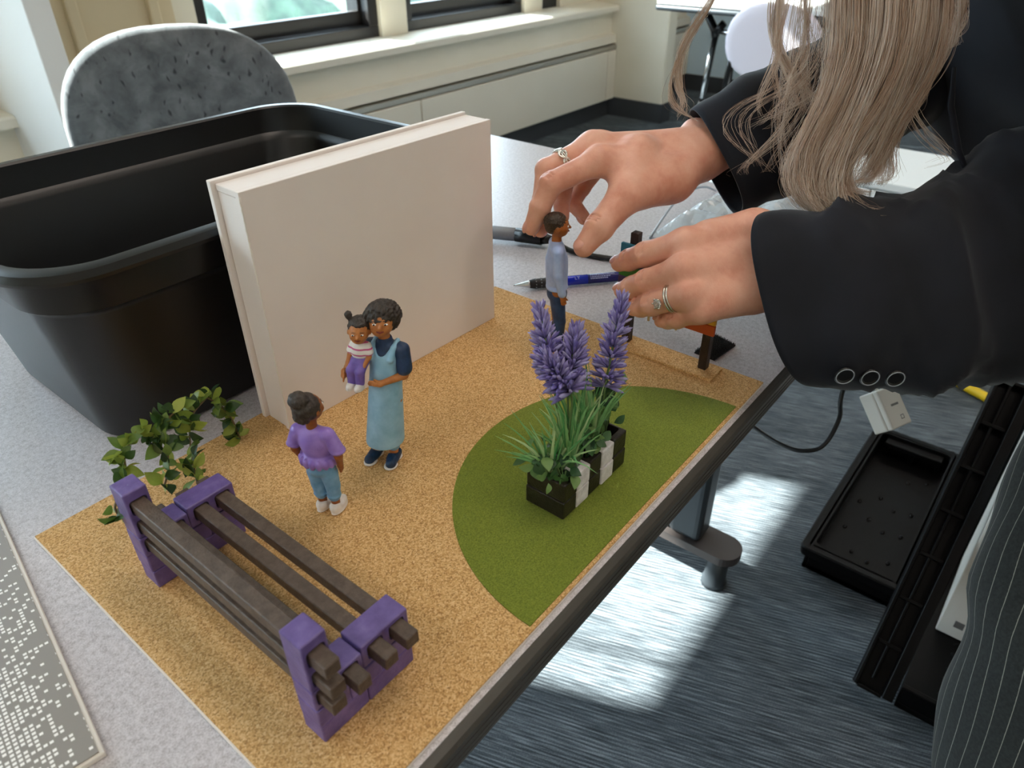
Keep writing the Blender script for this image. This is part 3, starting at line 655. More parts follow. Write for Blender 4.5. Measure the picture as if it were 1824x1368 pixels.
for (x, y), n, lab, hh, spread, ms in TUFTS:
    b0 = Vector((x, y, PT-0.010)); g = empty('grass_tuft', b0, label=lab, cat='artificial grass', group='grass tufts in the planter')
    for k in range(n):
        a = random.uniform(0, 2*PI); r0 = random.uniform(0, 0.0045); h_ = hh*random.uniform(0.65, 1.15); lean = spread*random.uniform(0.1, 1.0)*hh*0.75
        if random.random() < 0.3: a = random.gauss(math.radians(128), 0.5)
        dx, dy = math.cos(a), math.sin(a); p0 = Vector((x+dx*r0, y+dy*r0*0.9, PT-0.010)); droop = random.uniform(0, 0.55) if random.random() < 0.5 else random.uniform(0, 0.15)
        L = [p0+Vector((dx*lean*s**1.8, dy*lean*s**1.8, h_*(s-droop*s**2.6))) for s in [i/7 for i in range(8)]]
        blade(L, random.uniform(0.0008, 0.0014), random.choice(ms), g, b0)
# herbs
HB = {m: [leaf_mesh('herb_'+m, l, w_, f_, c_, m) for l, w_, f_, c_ in ((0.0120, 0.0082, 0.3, 0.3), (0.0105, 0.0078, 0.2, 0.4))] for m in ('herb_dark', 'herb_mid')}
HERB = [((0.3190, 0.2300), 34, 0.017, 0.013, 'leafy green herb at the wide black end of the planter'), ((0.3250, 0.2170), 9, 0.012, 0.006, 'small herb hanging over the planter front beside the white block'), ((0.3550, 0.2180), 22, 0.020, 0.008, 'leafy herb between the two white planter blocks'), ((0.3890, 0.2230), 40, 0.042, 0.009, 'tall leafy herb at the narrow black end of the planter')]
for (x, y), n, hh, sp, lab in HERB:
    b0 = Vector((x, y, PT-0.010)); g = empty('herb_plant', b0, label=lab, cat='artificial plant', group='herbs in the planter')
    for k in range(4):
        q = Vector((random.uniform(-sp, sp), random.uniform(-sp, sp), hh*random.uniform(0.6, 1)))
        bm = bmesh.new(); tube(bm, [(0, 0, 0), (q.x*0.3, q.y*0.3, (0.010+q.z)*0.6), (q.x*0.7, q.y*0.7, 0.010+q.z)], 0.0005, 4); bm_obj('stem', bm, 'stem_green', g)
    for k in range(n):
        p = b0+Vector((random.gauss(0, sp*0.5), random.gauss(0, sp*0.5), 0.012+hh*random.random())); d = rvec()+Vector((p.x-x, p.y-y, 0))*40
        m = random.choice(('herb_dark', 'herb_dark', 'herb_mid')); place(random.choice(HB[m]), 'leaf', g, p, d, CAMV+rvec()*0.8, random.uniform(0.75, 1.1), b0)
# lavender
def floret_mesh(name, m):
    bm = bmesh.new(); lathe(bm, [(0.0002, 0), (0.00045, 0.0018), (0.00072, 0.0044), (0.0006, 0.0060), (0.0001, 0.0072)], 5); me = bpy.data.meshes.new(name); bmesh.ops.recalc_face_normals(bm, faces=bm.faces); bm.to_mesh(me); bm.free()
    R_ = Matrix.Rotation(-PI/2, 4, 'X'); me.transform(R_); me.materials.append(MATS[m]); return me
FLR = [floret_mesh('floret_a', 'floret_purple'), floret_mesh('floret_b', 'floret_pale')]
LAV = [((962, 556, .500), (985, 672, .505), (0.338, 0.226), 'leaning lavender spike with spread florets above the wide planter end', 210, 0.0095),
       ((1026, 592, .502), (1012, 690, .505), (0.344, 0.225), 'upright lavender spike in the middle of the planter', 220, 0.0105),
       ((972, 640, .492), (1018, 700, .500), (0.340, 0.224), 'drooping lavender head low in front of the other spikes', 190, 0.0108),
       ((1107, 540, .520), (1078, 690, .520), (0.384, 0.225), 'tallest lavender spike next to the held sign', 290, 0.0100)]
for top, bot, (bx, by), lab, n, R_ in LAV:
    a, b = at(*top), at(*bot); b0 = Vector((bx, by, PT-0.010)); lv = empty('lavender_spike', b0, label=lab, cat='artificial flower', group='lavender spikes in the planter')
    sp_ = spline([b0, b0*0.45+b*0.55+Vector((0, 0, 0.002)), b, (a+b)/2, a-(a-b)*0.04], 5); bm = bmesh.new(); tube(bm, [p-b0 for p in sp_], 0.0009, 5); bm_obj('stem', bm, 'stem_green', lv)
    ax_ = (a-b).normalized(); e1 = ax_.orthogonal().normalized(); e2 = ax_.cross(e1)
    for k in range(n):
        t_ = (k+random.random()*0.8)/n; whorl = round(t_*8)/8*0.6+t_*0.4; c = b+(a-b)*whorl; an = k*2.399+random.uniform(-0.3, 0.3)
        r_ = e1*math.cos(an)+e2*math.sin(an); tilt = 0.25+1.1*t_**1.5+random.uniform(-0.45, 0.45)
        place(FLR[random.random() < 0.4], 'floret', lv, c+r_*0.0012*(1.3-t_), r_*(1.15-0.55*t_)+ax_*tilt, ax_, random.uniform(0.85, 1.35)*(1.12-0.35*t_)*(R_/0.0066), b0)

# --- rainbow sign
for nm, c in (('teal', '#2f7f9c'), ('blue', '#2c4f8f'), ('green', '#3f8a34'), ('violet', '#5a4274'), ('yellow', '#e3a832'), ('orange', '#c9561f')): plain('sign_'+nm, c, 0.5, var=0.06, vscale=60)
plain('stick_wood', '#d8c29a', 0.7, var=0.1, vscale=200)
sg = empty('rainbow_sign', (0.557, 0.262, CZ), label='miniature rainbow striped panel on two dark posts steadied by the left hand', cat='model sign')
def sb(name, lo, hi, m, par=None, bev=0.0005): return box(name, [a-b for a, b in zip(lo, (0.557, 0.262, CZ))], [a-b for a, b in zip(hi, (0.557, 0.262, CZ))], m, par or sg, bev, 1)
sb('base_strip', (0.5445, 0.2075, CZ+0.0001), (0.5700, 0.318, CZ+0.0030), 'cork')
for y in (0.2225, 0.3055): sb('post', (0.5555, y-0.0040, CZ+0.0031), (0.5635, y+0.0040, CZ+0.1165), 'dark_post')
ST = ['orange', 'yellow', 'violet', 'green', 'blue', 'teal']; zb = 0.7725
for i, c in enumerate(ST):
    sb('plank', (0.5515, 0.2145, zb+i*0.0108), (0.5550, 0.2455, zb+0.0105+i*0.0108), 'sign_'+c); sb('plank', (0.5515, 0.2835, zb+i*0.0108), (0.5550, 0.3165, zb+0.0105+i*0.0108), 'sign_'+c)
for k in range(5):
    y = 0.2505+k*0.0072; bm = bmesh.new(); tube(bm, [(0.5500-0.557, y-0.262, zb-0.004-CZ+0.002*(k % 2)), (0.5500-0.557, y-0.262, zb+0.064-CZ)], 0.0012, 8); bm_obj('stick', bm, 'stick_wood', sg)
for z in (zb+0.012, zb+0.052): sb('rail', (0.5515, 0.2457, z), (0.5550, 0.2833, z+0.005), 'dark_post')

# ================================================================== resin figurines
def resin(name, a, b, rough=0.42, scale=0.25):
    t = NT(name); t.set(Roughness=rough, Specular_IOR_Level=0.45); co = t.coord(); t.base(t.ramp(t.noise(co, scale*1000, 3, 0.6), [(0.3, a), (0.7, b)])); t.bump(t.noise(co, 700, 2), 0.15, 0.0004)
resin('skin_amber', '#b06c3a', '#cc864c'); resin('skin_deep', '#8a4e28', '#a36230'); resin('skin_boy', '#955626', '#ae6a34')
resin('hair_curls', '#27211e', '#4a423c', 0.55, 0.9); resin('hair_boy', '#241a12', '#453424', 0.5, 0.9); resin('apron_blue', '#86bcdc', '#a6d4f0', 0.45, 0.08); resin('navy_cloth', '#1c3150', '#29436a')
resin('jeans_blue', '#6096c4', '#86bae0', 0.5, 0.1); resin('jeans_navy', '#1a2f50', '#2f4f7c', 0.5, 0.12); resin('lilac_top', '#8a6cc4', '#a88ad8', 0.35, 0.1); resin('shirt_pale', '#9db6ea', '#bcd0fa', 0.4, 0.1)
resin('shoe_white', '#e2dcd8', '#f4f0ec', 0.45); resin('shoe_navy', '#17304f', '#22446a', 0.4); resin('purple_pants', '#6a55a8', '#8770c2', 0.45, 0.1); resin('eye_white', '#f2f0ee', '#ffffff', 0.25); resin('pupil', '#120c0a', '#1c1210', 0.25); resin('lips', '#7c3427', '#93463a', 0.4)
t = NT('striped_top'); t.set(Roughness=0.5); sx = t.n('ShaderNodeSeparateXYZ'); t.l(t.coord(), sx.inputs[0]); fz = t.math('FRACT', t.math('MULTIPLY', sx.outputs[2], 1/0.0046)); t.base(t.mix(t.math('LESS_THAN', fz, 0.26), lin('#f3efec'), lin('#cf5a92')))
class Fig:
    def __init__(s, name, loc, face, label, cat='figurine', shear=(0, 0), group=None, scale=1.0):
        s.o = empty(name, loc, label=label, cat=cat, group=group)
        f = Vector((face[0], face[1], 0)).normalized(); r = Vector((f.y, -f.x, 0)); k = 0.001*scale
        s.M = Matrix(((r.x*k, f.x*k, shear[0]*k, 0), (r.y*k, f.y*k, shear[1]*k, 0), (0, 0, k, 0), (0, 0, 0, 1)))
    def add(s, name, prims, m, res=0.8, k=1.2, parent=None, disp=None, label=None, relax=1):
        o = link(name, field_mesh(name, prims, res, k, s.M, disp, relax), m, parent or s.o)
        if label: o['label'] = label
        return o
def mir(f): return [p for sgn in (-1, 1) for p in f(sgn)]
def face_feats(F, c, r, tilt, skin, parent, yaw=0.0):
    """eyes, brows and lips on a head of radius r at c, looking along +y turned by yaw"""
    R3 = np.array((Matrix.Rotation(yaw, 3, 'Z') @ Matrix.Rotation(tilt, 3, 'X'))); c = np.array(c)
    def P(x, y, z): return c+R3 @ np.array((x*r, y*r, z*r))
    for sx_ in (-1, 1):
        e = F.add('eye', [Ell(P(0.36*sx_, 0.86, 0.08), (0.145*r, 0.10*r, 0.062*r), R3)], 'eye_white', 0.22, 0.05, parent)
        F.add('pupil', [Ell(P(0.36*sx_+0.03, 0.935, 0.075), (0.065*r, 0.05*r, 0.06*r), R3)], 'pupil', 0.15, 0.02, e)
        F.add('brow', [Cone(P(0.2*sx_, 0.93, 0.30), P(0.52*sx_, 0.80, 0.27), 0.026*r, 0.02*r)], 'hair_curls', 0.15, 0.05, parent)
    F.add('lips', [Cone(P(-0.2, 0.86, -0.42), P(0, 0.93, -0.46), 0.05*r, 0.075*r), Cone(P(0.2, 0.86, -0.42), P(0, 0.93, -0.46), 0.05*r, 0.075*r)], 'lips', 0.18, 0.1, parent)
def head_prims(c, r, tilt=0.0, yaw=0.0):
    R3 = np.array((Matrix.Rotation(yaw, 3, 'Z') @ Matrix.Rotation(tilt, 3, 'X'))); c = np.array(c)
    def P(x, y, z): return c+R3 @ np.array((x*r, y*r, z*r))
    return [Ell(P(0, 0, 0.1), (0.86*r, 0.95*r, 0.95*r), R3), Ell(P(0, 0.22, -0.42), (0.62*r, 0.66*r, 0.55*r), R3, k=2), Cone(P(0, 0.92, 0.08), P(0, 1.05, -0.14), 0.07*r, 0.13*r, k=0.8),
            Ell(P(-0.45, 0.62, -0.18), (0.22*r,)*3, k=1.5), Ell(P(0.45, 0.62, -0.18), (0.22*r,)*3, k=1.5), Ell(P(-0.88, -0.05, -0.05), (0.12*r, 0.2*r, 0.26*r), R3, k=0.6), Ell(P(0.88, -0.05, -0.05), (0.12*r, 0.2*r, 0.26*r), R3, k=0.6)], P
def hand_prims(w, d, s=1.0, side=(1, 0, 0)):
    """small mitten-free hand: palm, four fingers, thumb, from wrist w along d"""
    w = np.array(w, float); d = np.array(d, float); d /= np.linalg.norm(d); sd = np.array(side, float); sd -= d*(sd @ d); sd /= np.linalg.norm(sd)
    L = [Cone(w, w+d*3.2*s, 1.9*s, 2.0*s)]
    for i, (o, ln) in enumerate(((-1.6, 3.0), (-0.55, 3.6), (0.5, 3.4), (1.5, 2.7))): L.append(Cone(w+d*3.2*s+sd*o*s, w+d*(3.6+ln)*s+sd*o*1.1*s, 0.75*s, 0.6*s, k=0.25))
    L.append(Cone(w+d*1.2*s+sd*1.8*s, w+d*3.6*s+sd*3.3*s, 0.85*s, 0.65*s, k=0.5)); return L
IR = Vector((0.629, -0.777))
# --- woman carrying a toddler
wm = Fig('woman_figurine', (0.2850, 0.3610, CZ), (-0.93, -0.37), 'woman figurine with curly hair in a light blue apron dress carrying a toddler', scale=0.97, shear=(0.105*IR.x, 0.105*IR.y))
hc = (2.0, 2.5, 128.5); hy = math.radians(18)
hp, HP = head_prims(hc, 11.3, 0.16, hy)
arms = [Cone((-14.5, 0, 104), (-16.5, 3, 86), 4.2, 3.4), Cone((-16.5, 3, 86), (-3, 15.5, 83.5), 3.4, 2.3)] + hand_prims((-3, 15.5, 83.5), (1, 0.25, 0.05), 1.25, (0, 0.3, 1)) + \
       [Cone((14.5, 0, 104), (24, 2, 90), 4.2, 3.3), Cone((24, 2, 90), (26.5, 15, 89), 3.3, 2.3)] + hand_prims((26.5, 15, 89), (-0.4, 1, -0.35), 1.25, (0, -0.2, 1))
body = wm.add('body', hp+[Cone((0.5, 0, 108), (1.2, 1, 119), 4.6, 4.2), Cone((0, -0.5, 60), (0, 0, 98), 7, 6.5), Cone((-12, 0, 106), (12, 0, 106), 4, 4)]+arms+mir(lambda s: [Cone((s*7.5, 0, 5), (s*6.5, 0, 60), 3.6, 7)]), 'skin_amber', 0.62, 1.4)
face_feats(wm, hc, 11.3, 0.16, 'skin_amber', body, hy)
hr = [Ell(HP(0, -0.22, 0.42), (12.6, 12.8, 10.2)), Ell(HP(0.72, -0.15, 0.25), (5.5, 7.5, 7.5)), Ell(HP(-0.72, -0.15, 0.25), (5.5, 7.5, 7.5)), Ell(HP(0, 0.35, 0.92), (9.5, 5, 3.6)), Ell(HP(-0.6, -0.35, -0.15), (5.2, 6.2, 6.5)), Ell(HP(0.6, -0.35, -0.15), (5.2, 6.2, 6.5))]
wm.add('hair', hr, 'hair_curls', 0.55, 1.5, disp=lumpy(0.75, 1.8, 3), relax=0)
wm.add('tee_shirt', [Ell((0, 0, 99), (12.8, 9.2, 11.5)), Cone((-9, 0, 106), (9, 0, 106), 6.0, 6.0), Cone((0, 0, 106), (0.5, 0.3, 112), 6.5, 5.6)] + [Cone((-13, 0, 105.5), (-16.2, 2.0, 91.5), 5.9, 6.0), Cone((13, 0, 105.5), (20.5, 1.4, 93.5), 5.9, 5.8), Ell((0.8, 0.8, 117.5), (5.2, 4.6, 4), k=0.5, cut=True)], 'navy_cloth', 0.65, 1.6)
wm.add('apron_dress', [Ell((0, 0.2, 98), (13.4, 10.4, 13.2)), Cone((0, 0, 88), (0, 0, 16), 12.0, 15.6), *mir(lambda s: [Cone((s*8.4, -2, 111.6), (s*8.4, 5.0, 109.2), 2.1, 2.1, k=1.2), Cone((s*8.4, 5.0, 109.2), (s*8.0, 8.6, 100.5), 2.1, 2.3, k=1.2)]),
              Ell((0, 9, 113), (6.0, 13, 10.5), k=0.8, cut=True), Ell((0, -9, 113), (7.6, 10, 8), k=0.8, cut=True), Ell((-18.6, 0, 104), (6.6, 15, 12), k=0.8, cut=True), Ell((18.6, 0, 104), (6.6, 15, 12), k=0.8, cut=True), Ell((0, 0, -380), (400, 400, 400), k=0.6, cut=True), Cone((0, 0, 18), (0, 0, 26), 13.6, 10, k=0.6, cut=True),
              Cone((9, 16, 62), (3, 17.5, 20), 0.9, 1.6, k=1.6, cut=True), Cone((-6, 17, 70), (-8, 17.4, 22), 0.7, 1.4, k=1.6, cut=True)], 'apron_blue', 0.7, 2.2)
wm.add('leggings', mir(lambda s: [Cone((s*7.6, 0, 15.5), (s*7, 0, 40), 5.0, 6.5)]), 'jeans_blue', 0.6, 0.8)
for s in (-1, 1):
    a = s*0.16; sh = wm.add('shoe', [Ell((s*8.2, 2.5, 5.0), (5.0, 8, 4.8)), Cone((s*8.2+s*1.2, 9.5, 4.0), (s*8.0, -4.0, 5.0), 4.4, 4.6), Ell((s*8.0, -1.5, 11), (3.7, 4.2, 3.8), k=0.6, cut=True)], 'shoe_navy', 0.5, 1.2)
    wm.add('sole', [Ell((s*9.0, 8.5, 1.4), (5.5, 6.6, 1.5)), Ell((s*8.2, -3.0, 1.4), (5.2, 6.2, 1.5)), Cone((s*8.9, 7, 1.4), (s*8.3, -2, 1.4), 1.4, 1.4)], 'shoe_white', 0.5, 2.6, sh)
    wm.add('laces', [Cone((s*8.9-2, 6.8-1.7*q, 8.4+0.5*q), (s*8.9+2, 7.2-1.7*q, 8.4+0.5*q), 0.5, 0.5) for q in range(3)], 'shoe_navy', 0.3, 0.1, sh)
# toddler, held on her arm
def T(x, y, z): return (x*0.9+15.5, y+10.0, 108+(z-105)*0.83+2)
tc = T(0, 1.5, 120.5); tp, TP = head_prims(tc, 8.9, 0.05, 0.3)
tod = wm.add('toddler', tp+[Cone(T(0, 0, 96), T(0, 0.5, 112), 5, 3.2)] + [Cone(T(-6.5, 0, 105), T(-8.5, 2, 96), 2.4, 2.0), Cone(T(-8.5, 2, 96), T(-6, 7, 88.5), 2.0, 1.6)]+hand_prims(T(-6, 7, 88.5), (0.4, 0.55, -0.6), 0.85)+[Cone(T(6.5, 0, 105), T(9, 1, 96), 2.4, 2.0), Cone(T(9, 1, 96), T(8.5, 6, 90), 2.0, 1.6)]+hand_prims(T(8.5, 6, 90), (-0.3, 0.6, -0.6), 0.85), 'skin_amber', 0.55, 1.0, label='toddler with two hair buns sitting on the woman\'s arm')
face_feats(wm, tc, 8.9, 0.05, 'skin_amber', tod, 0.3)
wm.add('toddler_hair', [Ell(TP(0, -0.28, 0.42), (8.9, 8.4, 7.3)), Ell(TP(0, 0.35, 0.83), (5.6, 4.2, 2.2)), Cone(TP(0.72, -0.25, 0.95), TP(0.95, -0.3, 1.38), 2.0, 2.7, k=0.8), Cone(TP(-0.85, -0.3, 0.42), TP(-1.5, -0.3, 0.5), 1.9, 2.5, k=0.8)], 'hair_curls', 0.5, 1.2, tod, disp=lumpy(0.28, 2.2, 5), relax=0)
wm.add('toddler_top', [Ell(T(0, 0.3, 101), (7.2, 6.0, 9)), Cone(T(-6, 0, 106), T(-8, 0.8, 100.5), 3.2, 3.4), Cone(T(6, 0, 106), T(8, 0.8, 100.5), 3.2, 3.4), Ell(T(0, 0.5, 113), (3.8, 3.8, 3), k=0.4, cut=True)], 'striped_top', 0.55, 1.4, tod)
wm.add('toddler_pants', [Ell(T(0, 1, 91), (7.6, 6.4, 5.8))]+mir(lambda s: [Cone(T(s*3.6, 2, 90), T(s*3.9, 8.5, 85.5), 4.2, 4.0), Cone(T(s*3.9, 8.5, 85.5), T(s*3.8, 8.0, 72.5), 3.7, 3.3)]), 'purple_pants', 0.55, 0.9, tod)
wm.add('toddler_shoes', mir(lambda s: [Ell(T(s*3.9, 10, 69.5), (3.3, 5.2, 3.2)), Ell(T(s*3.9, 9.5, 67.6), (3.5, 5.6, 1.4))]), 'shoe_white', 0.5, 0.4, tod)
# --- girl seen from behind
gl = Fig('girl_figurine', (0.2205, 0.3490, CZ), (0.92, 0.39), 'girl figurine with a hair bun in lilac peplum top and jeans seen from behind', shear=(-0.035*IR.x, -0.035*IR.y))
gc = (0.5, 1.5, 89.5); gp, GP = head_prims(gc, 9.6, 0.05, -0.35)
garm = mir(lambda s: [Cone((s*13, 0, 69), (s*16.5, -1, 54), 3.6, 2.9), Cone((s*16.5, -1, 54), (s*14.2, 2.0, 43), 2.9, 2.2)]+hand_prims((s*14.2, 2.0, 43), (-0.1*s, 0.25, -1), 1.0, (0, 1, 0.2)))
gb = gl.add('body', gp+[Cone((0, -0.3, 68), (0.3, 0.6, 81), 4.0, 3.7), Cone((0, 0, 40), (0, 0, 62), 6, 5.5), Cone((-10, 0, 71), (10, 0, 71), 3.6, 3.6)]+garm+mir(lambda s: [Cone((s*5.2, 0, 6), (s*5.5, 0, 40), 3.0, 5.5)]), 'skin_deep', 0.6, 1.3)
face_feats(gl, gc, 9.6, 0.05, 'skin_deep', gb, -0.35)
gl.add('hair', [Ell(GP(0, -0.22, 0.26), (9.6, 9.8, 9.4)), Ell(GP(0.0, -0.75, -0.25), (6.2, 4.5, 6)), Ell(GP(0, -0.62, 1.06), (7.0, 6.6, 5.8), k=0.5)], 'hair_curls', 0.5, 1.0, disp=lumpy(0.3, 1.7, 8), relax=0)
gl.add('peplum_top', [Ell((0, 0, 62), (11.6, 8.8, 14)), Cone((-9.5, 0, 70.5), (9.5, 0, 70.5), 5.2, 5.2)]+mir(lambda s: [Cone((s*11.5, 0, 70), (s*16.2, -0.5, 59.5), 5.0, 5.0), Ell((s*16.4, -0.5, 58.8), (5.8, 5.6, 2.2), k=0.6)])+[Ell((0.2, 0.4, 82), (7.4, 6.6, 6.2), k=0.8, cut=True), Ell((0, 0, 50), (12.2, 9.6, 5.0))]+[Ell((12.2*math.cos(q*0.393), 9.6*math.sin(q*0.393), 48.5), (2.3, 2.3, 4.2), k=0.8) for q in range(16)], 'lilac_top', 0.6, 1.6)
gl.add('jeans', [Ell((0, 0, 41), (11.0, 8.6, 8))]+mir(lambda s: [Cone((s*5.2, 0, 36), (s*5.6, 0.4, 24), 6.4, 5.3), Cone((s*5.6, 0.4, 24), (s*5.2, 0, 14.5), 5.3, 4.6), Ell((s*5.3, 0, 15.4), (5.3, 5.2, 1.6), k=0.5), Cone((s*5.4-4, -5.5, 25), (s*5.4+4, -5.5, 23.6), 0.5, 0.5, k=0.8, cut=True)])+[Cone((0, -9.5, 40), (0, -8.5, 31), 0.6, 0.6, k=1.2, cut=True)], 'jeans_blue', 0.6, 1.0)
for s in (-1, 1): gl.add('shoe', [Ell((s*5.6, 4, 4.2), (4.3, 8.2, 4.2)), Ell((s*5.4, -1.8, 5.0), (4.2, 5.0, 5.0)), Ell((s*5.6, 2.5, 1.5), (4.9, 9.6, 1.6)), Ell((s*5.3, -0.5, 11), (3.3, 3.8, 3.4), k=0.6, cut=True)], 'shoe_white', 0.55, 0.8)
# --- boy held by the hand
by = Fig('boy_figurine', (0.508, 0.3535, CZ), (0.66, -0.75), 'boy figurine in pale blue sweater and dark jeans under the pinching right hand', scale=1.05, shear=(-0.035*IR.x, -0.035*IR.y))
bc = (0, 1.2, 121.0); bp, BP = head_prims(bc, 9.9, 0.0, -0.05)
barm = mir(lambda s: [Cone((s*13, 0, 101), (s*15, 0, 80), 3.4, 2.9), Cone((s*15, 0, 80), (s*14.0, 3.5, 60.5), 2.9, 2.4)]+hand_prims((s*14.0, 3.5, 60.5), (0, 0.2, -1), 1.15, (0, 1, 0.2)))
bb = by.add('body', bp+[Cone((0, -0.5, 100), (0, 0.3, 112), 4.4, 4.2), Cone((0, 0, 60), (0, 0, 95), 6.5, 6), Cone((-11, 0, 103), (11, 0, 103), 3.6, 3.6)]+barm+mir(lambda s: [Cone((s*5.4, 0, 6), (s*5.6, 0, 60), 3.4, 6)]), 'skin_boy', 0.62, 1.3)
face_feats(by, bc, 9.9, 0.0, 'skin_boy', bb, -0.05)
by.add('hair', [Ell(BP(0, -0.20, 0.34), (9.3, 10.2, 8.4)), Ell(BP(0, -0.55, -0.1), (7.6, 5.6, 6.0))], 'hair_boy', 0.45, 1.0, disp=lumpy(0.22, 3.2, 9), relax=0)
by.add('sweater', [Ell((0, 0, 84), (12.6, 9.6, 26)), Cone((-9.5, 0, 101.5), (9.5, 0, 101.5), 6.2, 6.2), Cone((0, 0, 66), (0, 0, 90), 9.6, 9.8), Ell((0, 0, 64.5), (12.2, 9.8, 3.2))]+mir(lambda s: [Cone((s*12.4, 0, 101), (s*15, 0, 81), 5.0, 4.5), Cone((s*15, 0, 81), (s*14.2, 3.2, 63.5), 4.5, 3.8)])+[Ell((0, 0.6, 111.5), (6.2, 6.2, 4.6), k=0.8, cut=True)], 'shirt_pale', 0.65, 1.3)
by.add('jeans', [Ell((0, 0, 58), (11.4, 9.2, 9))]+mir(lambda s: [Cone((s*5.6, 0, 55), (s*5.8, 1.5, 32), 6.8, 5.8), Cone((s*5.8, 1.5, 32), (s*5.6, -0.5, 8.5), 5.8, 5.0)]), 'jeans_navy', 0.65, 0.9)
for s in (-1, 1): by.add('shoe', [Ell((s*5.8, 4.5, 4.2), (4.5, 9, 4.2)), Ell((s*5.6, -2, 4.8), (4.4, 5.2, 4.6)), Ell((s*5.8, 3, 1.4), (4.9, 10, 1.5))], 'shoe_white', 0.6, 0.8)

# ================================================================== person leaning in over the desk
t = NT('skin'); t.set(Roughness=0.42, Specular_IOR_Level=0.4, Subsurface_Weight=0.18, Subsurface_Radius=(0.006, 0.0025, 0.0015), Subsurface_Scale=0.5); co = t.coord()
n1 = t.noise(co, 38, 4, 0.6); n2 = t.noise(co, 260, 3, 0.6); n3 = t.noise(_map(t, co, (1, 1, 1)), 900, 2)
t.base(t.mix(t.math('MULTIPLY', n2, 0.25), t.ramp(n1, [(0.3, '#d8977f'), (0.5, '#e6ad95'), (0.72, '#edbda6')]), lin('#c87866')))
t.bump(t.math('ADD', t.math('MULTIPLY', n2, 0.7), t.math('MULTIPLY', n3, 0.5)), 0.22, 0.0008)
plain('nail', '#dda190', 0.25, spec=0.6); plain('silver', '#dcdad2', 0.22, metal=1.0); plain('gem', '#eef2f4', 0.03, metal=0.0, Transmission_Weight=0.7, IOR=2.2)
t = NT('jacket_cloth'); t.set(Roughness=0.8, Sheen_Weight=0.15, Sheen_Roughness=0.4, Specular_IOR_Level=0.25); co = t.coord()
t.base(t.ramp(t.noise(co, 12, 3), [(0.3, '#12141a'), (0.7, '#1e212a')])); t.bump(t.noise(_map(t, co, (1, 1, 3)), 1400, 2), 0.25, 0.0004)
t = NT('pinstripe'); t.set(Roughness=0.85, Sheen_Weight=0.1); uvn = t.n('ShaderNodeUVMap'); sx = t.n('ShaderNodeSeparateXYZ'); t.l(uvn.outputs[0], sx.inputs[0])
wob = t.noise(_map(t, t.coord(), (1, 1, 1)), 420, 2)
fr_ = t.math('FRACT', t.math('MULTIPLY', sx.outputs[0], 34.0)); fr_ = t.math('ADD', fr_, t.math('MULTIPLY', wob, 0.05))
cl = t.ramp(t.noise(t.coord(), 300, 2), [(0.3, '#1a1f20'), (0.7, '#2a3030')]); t.base(t.mix(t.math('LESS_THAN', fr_, 0.075), cl, lin('#8d8f86'))); t.bump(wob, 0.2, 0.0005)
per = empty('person', (0.80, -0.20, 0.0), label='person in black jacket and pinstripe trousers leaning over the desk placing the boy figurine', cat='person')
PO = Vector((0.80, -0.20, 0.0)); MP = Matrix.Translation(-PO)
def A(x, y, d): return np.array(at(x, y, d))
def chain(pts, rads, k=None): return [Cone(a, b, ra, rb, k) for a, b, ra, rb in zip(pts, pts[1:], rads, rads[1:])]
def finger(J, sc=1.0, k=0.0016):
    P = [A(*j) for j in J]; r = [0.0116*sc, 0.0104*sc, 0.0093*sc, 0.0074*sc]
    L = chain(P, r, k); L.append(Ell(P[1], (0.0109*sc,)*3, k=0.002)); L.append(Ell(P[2], (0.0096*sc,)*3, k=0.002)); return L, P
HANDS = []
mF = -np.array(FW)
def creases(P, i, dors, r, n=3):
    d = P[min(i+1, len(P)-1)]-P[i-1]; d = d/np.linalg.norm(d); dv = np.array(dors, float); dv -= d*(dv @ d); dv /= np.linalg.norm(dv); x = np.cross(d, dv); L = []
    for k in range(n):
        c_ = P[i]+d*0.0026*(k-(n-1)/2)+dv*(r+0.0004); w_ = r*(0.55-0.12*abs(k-(n-1)/2)); L += [Cone(c_-x*w_-dv*0.0022, c_, 0.0009, 0.0011, k=0.0012, cut=True), Cone(c_, c_+x*w_-dv*0.0022, 0.0011, 0.0009, k=0.0012, cut=True)]
    return L
# right hand: pinches the boy
RW = A(1250, 275, .706)
RF = {'index': [(1068, 286, .656), (982, 327, .642), (962, 369, .648), (947, 405, .658)], 'middle': [(1056, 260, .674), (974, 303, .667), (966, 358, .668), (963, 409, .672)],
      'ring': [(1066, 258, .694), (1008, 312, .702), (1000, 352, .696), (1001, 386, .688)], 'little': [(1084, 272, .712), (1036, 334, .724), (1020, 362, .718), (1040, 386, .708)]}
RS = {'index': 1.0, 'middle': 1.0, 'ring': 0.95, 'little': 0.84}; pr = []; RJ = {}
for n_, J in RF.items():
    L, P = finger(J, RS[n_]); pr += L; RJ[n_] = P
    pr.append(Cone(RW+(P[0]-RW)*0.12, P[0], 0.0185, 0.0118*RS[n_], k=0.012))
th = [A(1196, 318, .676), A(1112, 352, .642), A(1068, 404, .632), A(1040, 440, .634)]; RJ['thumb'] = th
pr += chain(th, [0.021, 0.0150, 0.0120, 0.0092], 0.005); pr += [Ell(th[2], (0.0126,)*3, k=0.002), Cone(A(1120, 300, .662), A(1165, 318, .672), 0.0150, 0.0200, k=0.012), Cone(A(1100, 296, .658), A(1118, 335, .650), 0.0105, 0.0120, k=0.012), Cone(A(1140, 270, .668), A(1120, 330, .652), 0.0150, 0.0130, k=0.012), Cone(RW, th[0], 0.021, 0.021, k=0.01), Cone(RW+(A(1066, 262, .685)-RW)*0.2, A(1090, 285, .684), 0.019, 0.0135, k=0.01)]
